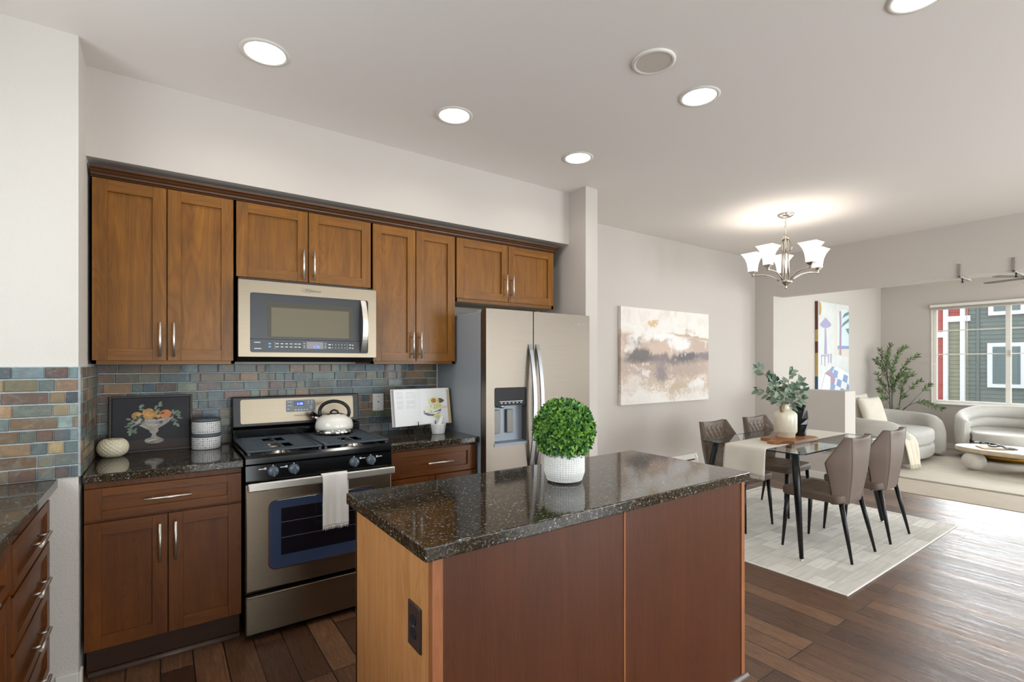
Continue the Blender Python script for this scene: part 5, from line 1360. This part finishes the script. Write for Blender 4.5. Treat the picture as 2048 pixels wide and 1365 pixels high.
it = [(m, [(min(max(p[0], x0 + 0.001), x1 - 0.001), min(max(p[1], z0 + 0.001), z1 - 0.001)) for p in pts]) for m, pts in it]
paint(mb, it, WY, 0.0002)
for mi, za, zb in ((6, 1.90, 2.32), (7, 1.72, 1.90), (6, 1.55, 1.72), (7, 1.20, 1.55), (8, 0.965, 1.20)):
    mb.mi = mi; mb.poly([(x0 - 0.0006, 3.418, za), (x0 - 0.0006, WY, za), (x0 - 0.0006, WY, zb), (x0 - 0.0006, 3.418, zb)])
mb.build('canvas', cols, cv)

# sofa
def smooth_path(P, n=8):
    P = [Vector(p) for p in P]; out = []
    for i in range(len(P) - 1):
        a = P[max(i - 1, 0)]; b = P[i]; c = P[i + 1]; d = P[min(i + 2, len(P) - 1)]
        for k in range(n):
            t = k / n; out.append(0.5 * ((2 * b) + (c - a) * t + (2 * a - 5 * b + 4 * c - d) * t * t + (3 * b - a - 3 * c + d) * t ** 3))
    out.append(P[-1]); return out
def wall_sweep(mb, path, half, z0, ztop, endr=0.12, inner=None):
    """upholstered wall following a plan path: half thickness, bottom, top height function of 0..1"""
    n = len(path); rs = []
    L = [0]
    for a, b in zip(path, path[1:]): L.append(L[-1] + (b - a).length)
    for i, p in enumerate(path):
        d = (path[min(i + 1, n - 1)] - path[max(i - 1, 0)]).normalized(); s = Vector((-d.y, d.x))
        t = L[i] / L[-1]; zt = ztop(t); e = min(L[i], L[-1] - L[i]); sc_ = 1.0 if e > endr else max(0.12, math.sqrt(max(0, 1 - ((endr - e) / endr) ** 2)))
        h = half * (0.35 + 0.65 * sc_); zz = z0 + (zt - z0) * (0.72 + 0.28 * sc_)
        r = []
        prof = [(-h * 0.8, z0), (-h, z0 + 0.05), (-h, zz - h * 0.9), (-h * 0.85, zz - h * 0.45), (-h * 0.5, zz - h * 0.12), (0, zz), (h * 0.5, zz - h * 0.12), (h * 0.85, zz - h * 0.45), (h, zz - h * 0.9), (h, z0 + 0.05), (h * 0.8, z0)]
        for o, z in prof: r.append((p.x + s.x * o, p.y + s.y * o, z))
        rs.append(mb.ring(r))
    mb.skin(rs, True, True, True, True)
so = thing('sofa', (8.7, 2.85, ZG), 'curved oat-coloured sofa below the lamp canvas, partly behind the half wall', 'sofa')
pth2 = smooth_path([(8.12, 2.335), (7.93, 2.46), (7.84, 2.75), (7.98, 3.13), (8.35, 3.26), (8.75, 3.275), (9.15, 3.26), (9.50, 3.13), (9.64, 2.75), (9.55, 2.46), (9.36, 2.335)])
def sofa_top(t):
    e = min(t, 1 - t); k = min(1, e / 0.10)
    return 0.20 + (0.42 + 0.09 * math.sin(PI * t) ** 2) * math.sqrt(max(0, 1 - (1 - k) ** 2.8))
mb = MB(); wall_sweep(mb, pth2, 0.105, 0.07, sofa_top, 0.05); mb.build('backrest', M_SOFA, so)
front = smooth_path([(9.56, 2.95), (9.55, 2.62), (9.38, 2.40), (8.95, 2.285), (8.53, 2.285), (8.10, 2.40), (7.93, 2.62), (7.92, 2.95)], 6)
plan = [(p.x, p.y) for p in front] + [(8.1, 3.14), (8.75, 3.18), (9.4, 3.14)]
plan = list(reversed(plan))
def ccw(P):
    a = sum(P[i - 1][0] * P[i][1] - P[i][0] * P[i - 1][1] for i in range(len(P))); return P if a > 0 else list(reversed(P))
plan = ccw(plan)
mb = MB(); mb.rsolid(plan, 0.07, 0.252, 0.045, 5); mb.build('base', M_SOFA, so)
mb = MB(); mb.rsolid(plan, 0.248, 0.445, 0.06, 5); mb.build('seat_cushion', M_SOFA, so)
for x, y in ((8.1, 2.55), (9.3, 2.56), (8.1, 3.1), (9.4, 3.1)):
    mb = MB(); mb.lathe([(0.028, ZG), (0.034, 0.085)], (x, y, 0), 16); mb.build('foot', M_GOLD, so)
def pillow(name, label, c, w, h, d, rz, tilt, m):
    t = thing(name, c, label, 'cushion')
    M = Matrix.Translation(c) @ Matrix.Rotation(rz, 4, 'Z') @ Matrix.Rotation(tilt, 4, 'X')
    mb = MB(M)
    def f(sg):
        def g(u, v):
            x, y = 2 * u - 1, 2 * v - 1
            e = max(0, (1 - abs(x) ** 2.6) * (1 - abs(y) ** 2.6)) ** 0.45
            q = 1 - 0.07 * (1 - abs(x)) * abs(y) ** 2 ; p = 1 - 0.07 * (1 - abs(y)) * abs(x) ** 2
            return (x * w / 2 * p, sg * d / 2 * e, y * h / 2 * q)
        return g
    mb.sheet(f(1), 20, 20); mb.sheet(f(-1), 20, 20); bmesh.ops.remove_doubles(mb.bm, verts=mb.bm.verts, dist=1e-4)
    mb.build('cover', m, t); return t
pillow('cushion', 'cream square cushion in front, leaning on the sofa beside the half wall', (8.55, 2.885, 0.685), 0.46, 0.44, 0.15, -0.25, -0.30, M_CUSH)
pillow('cushion', 'cream cushion behind another cushion, its corner showing above it', (8.62, 3.065, 0.705), 0.46, 0.46, 0.12, -0.12, -0.14, M_CUSH)
t = thing('throw_blanket', (8.0, 2.5, 0.46), 'cream throw blanket over the sofa seat, its end hanging to the rug', 'blanket')
pthb = [(8.36, 2.80, 0.452), (8.30, 2.74, 0.454), (8.24, 2.62, 0.454), (8.14, 2.48, 0.452), (8.07, 2.38, 0.444), (8.02, 2.31, 0.41), (7.98, 2.265, 0.35), (7.96, 2.24, 0.25), (7.95, 2.225, 0.16), (7.945, 2.215, 0.075)]
mb = MB()
def bf(u, v):
    k = v * (len(pthb) - 1); i = min(int(k), len(pthb) - 2); f = k - i
    p = Vector(pthb[i]) * (1 - f) + Vector(pthb[i + 1]) * f
    w = 0.30 - 0.05 * v; q = (u - 0.5) * w
    return (p.x + q * 0.85, p.y - q * 0.42 * (1 - v * 0.55) - 0.012 * abs(math.sin(u * 9.4)) * (0.2 + v) - 0.004, p.z + 0.006 + 0.008 * abs(math.sin(u * 9.4)) * (1 - v))
mb.sheet(bf, 26, 40); bo = mb.build('cloth', M_THROW, t); md = bo.modifiers.new('s', 'SOLIDIFY'); md.thickness = 0.006
mb = MB(); rnd = random.Random(4)
for i in range(40):
    p = Vector(bf(i / 39, 1.0)); mb.tube([p, p + Vector((rnd.uniform(-.006, .006), rnd.uniform(-.012, 0), -0.045))], 0.0025, 5)
mb.build('fringe', M_THROW, t)

# armchair
ax2, ay2 = 9.80, 1.66
t = thing('armchair', (ax2, ay2, ZG), 'ivory barrel armchair with channelled back and gold base under the window', 'armchair')
mb = MB(); mb.lathe([(0.29, ZG), (0.30, ZG + 0.01), (0.30, 0.12), (0.28, 0.125)], (ax2, ay2, 0), 40); mb.build('base', M_GOLD, t)
rotc = 0.10
def AP(a, r): return (ax2 + r * math.cos(a + rotc), ay2 + r * math.sin(a + rotc))
mb = MB(); rs = []; NA = 56
for i in range(NA + 1):
    s = i / NA; a = math.radians(-128 + 256 * s); side = abs(2 * s - 1)
    zt = 0.765 - 0.20 * max(0, (side - 0.25) / 0.75) ** 1.5
    ro, ri = 0.575, 0.45
    r = []
    e = min(1, (1 - side) * 14); ww = 0.5 + 0.5 * e ** 0.5
    mid = (ro + ri) / 2
    pr_ = [(ro - 0.02, 0.115), (ro, 0.15), (ro + 0.01, 0.4), (ro - 0.005, zt - 0.05), (ro - 0.03, zt - 0.012), (mid, zt), (ri + 0.02, zt - 0.012)]
    for k in range(46):
        f = k / 45; z = (zt - 0.03) * (1 - f) + 0.30 * f
        chn = abs(math.sin(PI * 3 * f)) ** 0.5
        pr_.append((ri + 0.012 - 0.055 * chn * (1 - 0.75 * max(0, (side - 0.55) / 0.45)) - 0.01 * f, z))
    pr_.append((ri, 0.115))
    for q, z in pr_: r.append((*AP(a, mid + (q - mid) * ww), z))
    rs.append(mb.ring(r))
mb.skin(rs, True, True, True, True); mb.build('backrest', M_CHAIRW, t)
pl_ = [AP(math.radians(a), 0.44) for a in range(-125, 126, 10)]
fx_ = [AP(math.radians(140), 0.50), AP(math.radians(160), 0.50), AP(math.radians(180), 0.51), AP(math.radians(200), 0.50), AP(math.radians(220), 0.50)]
mb = MB(); mb.rsolid(ccw(pl_ + fx_), 0.118, 0.262, 0.02, 4); mb.build('seat_base', M_CHAIRW, t)
mb = MB(); mb.rsolid(ccw(pl_ + fx_), 0.266, 0.415, 0.035, 4); mb.build('seat_cushion', M_CHAIRW, t)

# coffee table
cx3, cy3 = 8.74, 1.24
t = thing('coffee_table', (cx3, cy3, ZG), 'oval pale coffee table standing on stone ball legs', 'table')
mb = MB(); el_ = [(cx3 + 0.40 * math.cos(2 * PI * i / 64), cy3 + 0.76 * math.sin(2 * PI * i / 64)) for i in range(64)]
mb.rsolid(el_, 0.252, 0.306, 0.010, 3); tp = mb.build('top', M_TABLEWD, t)
mb = MB(); mb.prism([(cx3 + (x - cx3) * 0.985, cy3 + (y - cy3) * 0.985) for x, y in el_], 0.3055, 0.3075, 'z'); mb.build('top_surface', M_TABLETOP, tp)
for x, y in ((8.56, 1.775), (8.60, 0.70), (8.92, 1.22)):
    mb = MB(); mb.blob((x, y, ZG + 0.1145), 0.122, 0.122, 0.120, lambda a, b: 1.0 if abs(b) < 1.25 else math.sin(1.25) / abs(math.sin(b)), 36, 24); mb.build('ball_leg', M_STONE, t)
Rb_ = Matrix.Translation((8.66, 1.60, 0.3078)) @ Matrix.Rotation(-1.05, 4, 'Z')
bkm = MB(Rb_); bkm.box(-0.15, 0.15, -0.11, 0.11, 0.0, 0.018, 0.002)
tag(bkm.build('coffee_table_book', plain('tan_book', (190, 170, 142), 0.6)), 'thin tan book lying on the coffee table under the black chain', 'book')
t = thing('chain_ornament', (8.62, 1.55, 0.33), 'black chain-link ornament lying across the tan book on the coffee table', 'ornament')
mb = MB()
for i, (x, y, a, tz) in enumerate(((8.80, 1.76, 0.8, 0.0), (8.73, 1.68, 1.2, 0.3), (8.65, 1.60, 0.7, -0.15), (8.56, 1.51, 0.4, 0.3), (8.48, 1.42, 0.9, 0.0))):
    q = Matrix.Translation((x, y, 0.349 + 0.010 * (i % 2))) @ Matrix.Rotation(a, 4, 'Z') @ Matrix.Rotation(tz, 4, 'X'); mb.M = q
    mb.tube([(0.072 * math.cos(k), 0.046 * math.sin(k), 0) for k in [2 * PI * j / 24 for j in range(24)]], 0.0085, 8, True)
mb.M = Matrix(); mb.build('links', plain('black_links', (26, 22, 26), 0.3), t)

# olive tree behind the sofa
tx, ty = 10.02, 3.06
t = thing('olive_tree', (tx, ty, ZF), 'slender artificial olive tree in the corner between sofa and window', 'plant')
mb = MB(); mb.lathe([(0.11, ZF), (0.14, 0.03), (0.165, 0.27), (0.17, 0.29), (0.155, 0.29), (0.15, 0.25)], (tx, ty, 0), 28); mb.build('pot', M_CERAMW, t)
ms = MB(); ml = MB(); lay = ml.colored('leafcol'); rnd = random.Random(33)
def twig(P, r0, n0=0.3, nl=18, sc_=1.0):
    nl = int(nl * 1.7)
    Q_ = smooth_path(P, 6); n = len(Q_); ms.tube(Q_, [r0 * (1 - 0.75 * i / (n - 1)) for i in range(n)], 6)
    for k in range(nl):
        s = n0 + (1 - n0) * k / max(1, nl - 1); i = min(int(s * (n - 1)), n - 2); p = Q_[i] + (Q_[i + 1] - Q_[i]) * (s * (n - 1) - i)
        tan = (Q_[min(i + 1, n - 1)] - Q_[max(i - 1, 0)]).normalized()
        for sd in (-1, 1):
            a = rnd.uniform(0, 6.28); sv = tan.cross(Vector((math.cos(a), math.sin(a), 0.2))).normalized() * sd
            d = tan * rnd.uniform(0.5, 0.9) + sv * rnd.uniform(.5, .9)
            if (p + d.normalized() * 0.1).y > 3.40 or (p + d.normalized() * 0.1).x > 10.47: continue
            leaf(ml, lay, p, d, Vector((-0.6, -0.6, 0.4)), rnd.uniform(0.055, 0.088) * sc_, rnd.uniform(0.014, 0.020), rnd.uniform(0, 1), 0.05)
def at(r, q, z): return Vector((tx, ty, 0)) + rgt * r + fwdv * q + Vector((0, 0, z))
for P, r0, n0, nl in (
    ([at(-.08, .0, .25), at(-.09, 0, .8), at(-.12, .02, 1.2), at(-.10, .05, 1.50), at(-.04, .05, 1.70)], .010, .55, 16),
    ([at(-.03, .02, .25), at(-.04, .02, .9), at(-.02, .02, 1.3), at(.04, 0, 1.55), at(.12, -.04, 1.66)], .010, .55, 14),
    ([at(-.09, 0, 1.0), at(-.18, .02, 1.25), at(-.24, .04, 1.38), at(-.30, .03, 1.46)], .006, .2, 13),
    ([at(-.03, .02, 1.0), at(.06, -.02, 1.25), at(.16, -.06, 1.42), at(.28, -.10, 1.52)], .006, .35, 12),
    ([at(-.09, 0, .85), at(-.17, .01, 1.0), at(-.24, .03, 1.10), at(-.28, .02, 1.22)], .006, .2, 13),
    ([at(-.09, 0, .8), at(-.16, .02, .88), at(-.22, .02, .92), at(-.27, .0, .95)], .005, .3, 9),
    ([at(-.03, .02, .9), at(-.02, -.04, 1.1), at(.02, -.10, 1.22), at(.08, -.14, 1.30)], .006, .2, 12),
    ([at(-.05, .02, 1.1), at(-.12, -.06, 1.28), at(-.16, -.08, 1.42), at(-.20, -.08, 1.58)], .006, .2, 13),
    ([at(.03, 0, .25), at(.07, 0, .7), at(.09, -.02, .95), at(.12, -.05, 1.12), at(.20, -.10, 1.22)], .009, .55, 12),
    ([at(.07, 0, .8), at(.16, -.05, .92), at(.24, -.08, 1.02), at(.31, -.12, 1.10)], .005, .45, 9),
    ([at(.05, 0, .55), at(.18, -.06, .70), at(.28, -.12, .86), at(.40, -.22, 1.05)], .006, .78, 7),
    ([at(.05, 0, .55), at(.15, -.06, .68), at(.28, -.16, .76), at(.38, -.24, .72), at(.50, -.32, .66)], .006, .42, 15),
    ([at(.07, 0, .7), at(.09, -.03, .80), at(.12, -.05, .86)], .004, .4, 5),
    ([at(-.10, .03, 1.15), at(-.16, .05, 1.35), at(-.20, .05, 1.50), at(-.22, .04, 1.62)], .005, .2, 11),
    ([at(-.03, .0, 1.15), at(-.08, -.05, 1.30), at(-.07, -.08, 1.45), at(-.02, -.10, 1.58)], .005, .2, 12),
    ([at(-.08, 0, 1.0), at(-.02, -.05, 1.14), at(.05, -.08, 1.20), at(.12, -.12, 1.22)], .005, .2, 11),
    ([at(-.09, 0, .9), at(-.12, -.08, 1.02), at(-.14, -.10, 1.14), at(-.12, -.10, 1.26)], .005, .2, 12),
    ([at(-.04, 0, .85), at(-.06, -.06, .96), at(-.10, -.10, 1.04), at(-.16, -.12, 1.08)], .004, .2, 11),
    ([at(.07, 0, .75), at(.05, -.05, .90), at(.02, -.08, 1.0), at(.0, -.10, 1.10)], .004, .2, 11),
    ([at(-.09, 0, .7), at(-.15, -.02, .78), at(-.20, -.02, .80), at(-.24, -.02, .84)], .004, .3, 8),
    ([at(-.03, 0, .55), at(.0, -.02, .62), at(.04, -.03, .68)], .003, .4, 4)):
    twig(P, r0, n0, nl)
ms.build('trunks', M_TRUNK, t); ml.build('leaves', M_OLIVE, t)

# blind headrail, cord and wand
t = thing('window_blind', (10.47, 1.8, 2.33), 'raised white window blind with its cord and wand above the living room window', 'blind')
mb = MB(); mb.box(10.44, 10.495, WY0 - 0.02, WY1 + 0.012, 2.318, 2.362, 0.003); mb.build('headrail', M_TRIMW, t)
mb = MB()
for i in range(7): mb.box(10.445, 10.492, WY0 + 0.0, WY1 - 0.005, 2.285 + i * 0.0045, 2.2875 + i * 0.0045)
mb.box(10.447, 10.49, WY0, WY1 - 0.005, 2.272, 2.284, 0.002); mb.build('stacked_slats', plain('blind_slat', (206, 200, 190), 0.5), t)
mb = MB(); mb.rod((10.45, 2.25, 2.285), (10.45, 2.25, 1.555), 0.004); mb.build('wand', M_TRIMW, t)
mb = MB(); mb.rod((10.45, 2.645, 2.285), (10.45, 2.645, 1.40), 0.002); mb.lathe([(0.003, 1.40), (0.008, 1.375), (0.008, 1.365)], (10.45, 2.645, 0), 10); mb.build('cord', M_TRIMW, t)

# ceiling fan at the photo edge
fx2, fy2 = 9.414, 1.297
t = thing('ceiling_fan', (fx2, fy2, ZL), 'ceiling fan of the living room, only a blade and glass bowl in view', 'fan')
mb = MB(); mb.lathe([(0.07, ZL), (0.06, ZL - 0.05), (0.015, ZL - 0.06), (0.015, ZL - 0.13), (0.10, ZL - 0.15), (0.12, ZL - 0.20), (0.08, ZL - 0.24)], (fx2, fy2, 0), 28); mb.build('motor', M_NICKEL, t)
mb = MB(); mb.lathe([(0.17, 2.475), (0.165, 2.45), (0.13, 2.41), (0.07, 2.385), (0.0, 2.378)], (fx2, fy2, 0), 32, 'z', True, False); mb.build('glass_bowl', plain('frosted_bowl', (226, 224, 218), 0.3), t)
for k in range(5):
    a = math.atan2(_sy, -_cy) + k * 2 * PI / 5
    mb = MB(Matrix.Translation((fx2, fy2, 2.535)) @ Matrix.Rotation(a, 4, 'Z') @ Matrix.Rotation(0.05, 4, 'X')); mb.prism([(0.10, -0.03), (0.18, -0.05), (0.54, -0.062), (0.595, -0.045), (0.615, 0), (0.595, 0.045), (0.54, 0.062), (0.18, 0.05), (0.10, 0.03)], -0.004, 0.004, 'z'); mb.build('blade', plain('fan_blade_%d' % k, (112, 106, 100), 0.5), t)

# ================================================================== OUTSIDE THE WINDOW
bd = thing('apartment_building', (15.0, 2.8, -0.6), 'grey-green sided building with white-trimmed windows and a red corner, outside the window', 'building')
def siding(name, y0, y1, z0, z1, m, x=15.0, pitch=0.094):
    n = int((z1 - z0) / pitch); pts = []
    for i in range(n + 1):
        z = z0 + i * pitch; pts += [(x - 0.014, z), (x - 0.002, min(z + pitch, z1))]
    pts += [(x + 0.2, z1), (x + 0.2, z0)]
    mb = MB(); mb.prism(pts, -y1, -y0, 'x')
    # prism along local x is turned so that it runs along the world Y axis
    mb.bm.transform(Matrix(((0, 1, 0, 0), (-1, 0, 0, 0), (0, 0, 1, 0), (0, 0, 0, 1))))
    return mb.build(name, m, bd)
M_SGREEN = plain('green_siding', (108, 117, 113), 0.75, var=0.04, vscale=3); M_SOLIVE = plain('olive_siding', (138, 138, 118), 0.75, var=0.04, vscale=3); M_SRED = plain('red_siding', (164, 84, 78), 0.75)
M_EXTW = plain('exterior_white_trim', (214, 216, 220), 0.6); M_EXTG = plain('exterior_pane', (96, 112, 114), 0.1); M_SCOR = plain('grey_corner_board', (104, 112, 108), 0.7)
siding('green_siding', -1.6, 3.20, -0.6, 2.86, M_SGREEN)
siding('olive_siding', 3.20, 3.55, -0.6, 2.36, M_SOLIVE, 14.99)
siding('red_siding', 3.20, 3.55, 2.48, 2.86, M_SRED, 14.99)
siding('red_siding', 3.63, 4.6, -0.6, 2.86, M_SRED, 14.985, 0.3)
def ebox(name, m, x, y0, y1, z0, z1, d=0.05, par=None):
    mb = MB(); mb.box(x - d, x + 0.1, y0, y1, z0, z1, 0.004, 1); return mb.build(name, m, par or bd)
ebox('corner_board', M_EXTW, 14.96, 3.545, 3.632, -0.6, 2.86); ebox('corner_board', M_EXTW, 14.95, 3.245, 3.330, -0.6, 2.86)
ebox('band_board', M_EXTW, 14.97, 3.16, 3.55, 2.352, 2.482); ebox('band_board', M_EXTW, 14.965, 3.63, 4.6, 1.998, 2.13)
ebox('grey_board', M_SCOR, 14.985, 3.012, 3.068, -0.6, 2.86, 0.015)
def ewin(y0, y1, z0, z1, mulls=()):
    w = ebox('window', M_EXTW, 14.97, y0, y1, z0, z1, 0.04)
    edges = [y0 + 0.09] + [m + s for m in mulls for s in (-0.04, 0.04)] + [y1 - 0.09]
    for a, b in zip(edges[0::2], edges[1::2]):
        mb = MB(); mb.box(14.924, 14.94, a, b, z0 + 0.085, z1 - 0.085); mb.mi = 1
        for k in range(int((z1 - z0 - 0.17) / 0.03)): mb.box(14.9232, 14.926, a + 0.05, b, z0 + 0.09 + k * 0.03, z0 + 0.105 + k * 0.03)
        mb.build('pane', [M_EXTG, plain('exterior_blind_%d_%d' % (int(a * 100), int(z0 * 100)), (108, 122, 122), 0.4)], w)
ewin(1.45, 2.878, 0.86, 1.842, (2.315,)); ewin(1.45, 2.862, 2.448, 2.84, (2.315,)); ewin(-0.9, 0.5, 0.86, 1.842, (-0.2,))
ebox('added_cut_top_cap', M_EXTW, 14.95, -1.7, 4.7, 2.86, 2.95, 0.06)  # added unseen cap; building cut low so sky light reaches the floor
mb = MB(); mb.box(10.9, 20, -6, 10, -0.75, -0.6); struct('ground_outside', mb, plain('outside_paving', (150, 150, 146), 0.9))
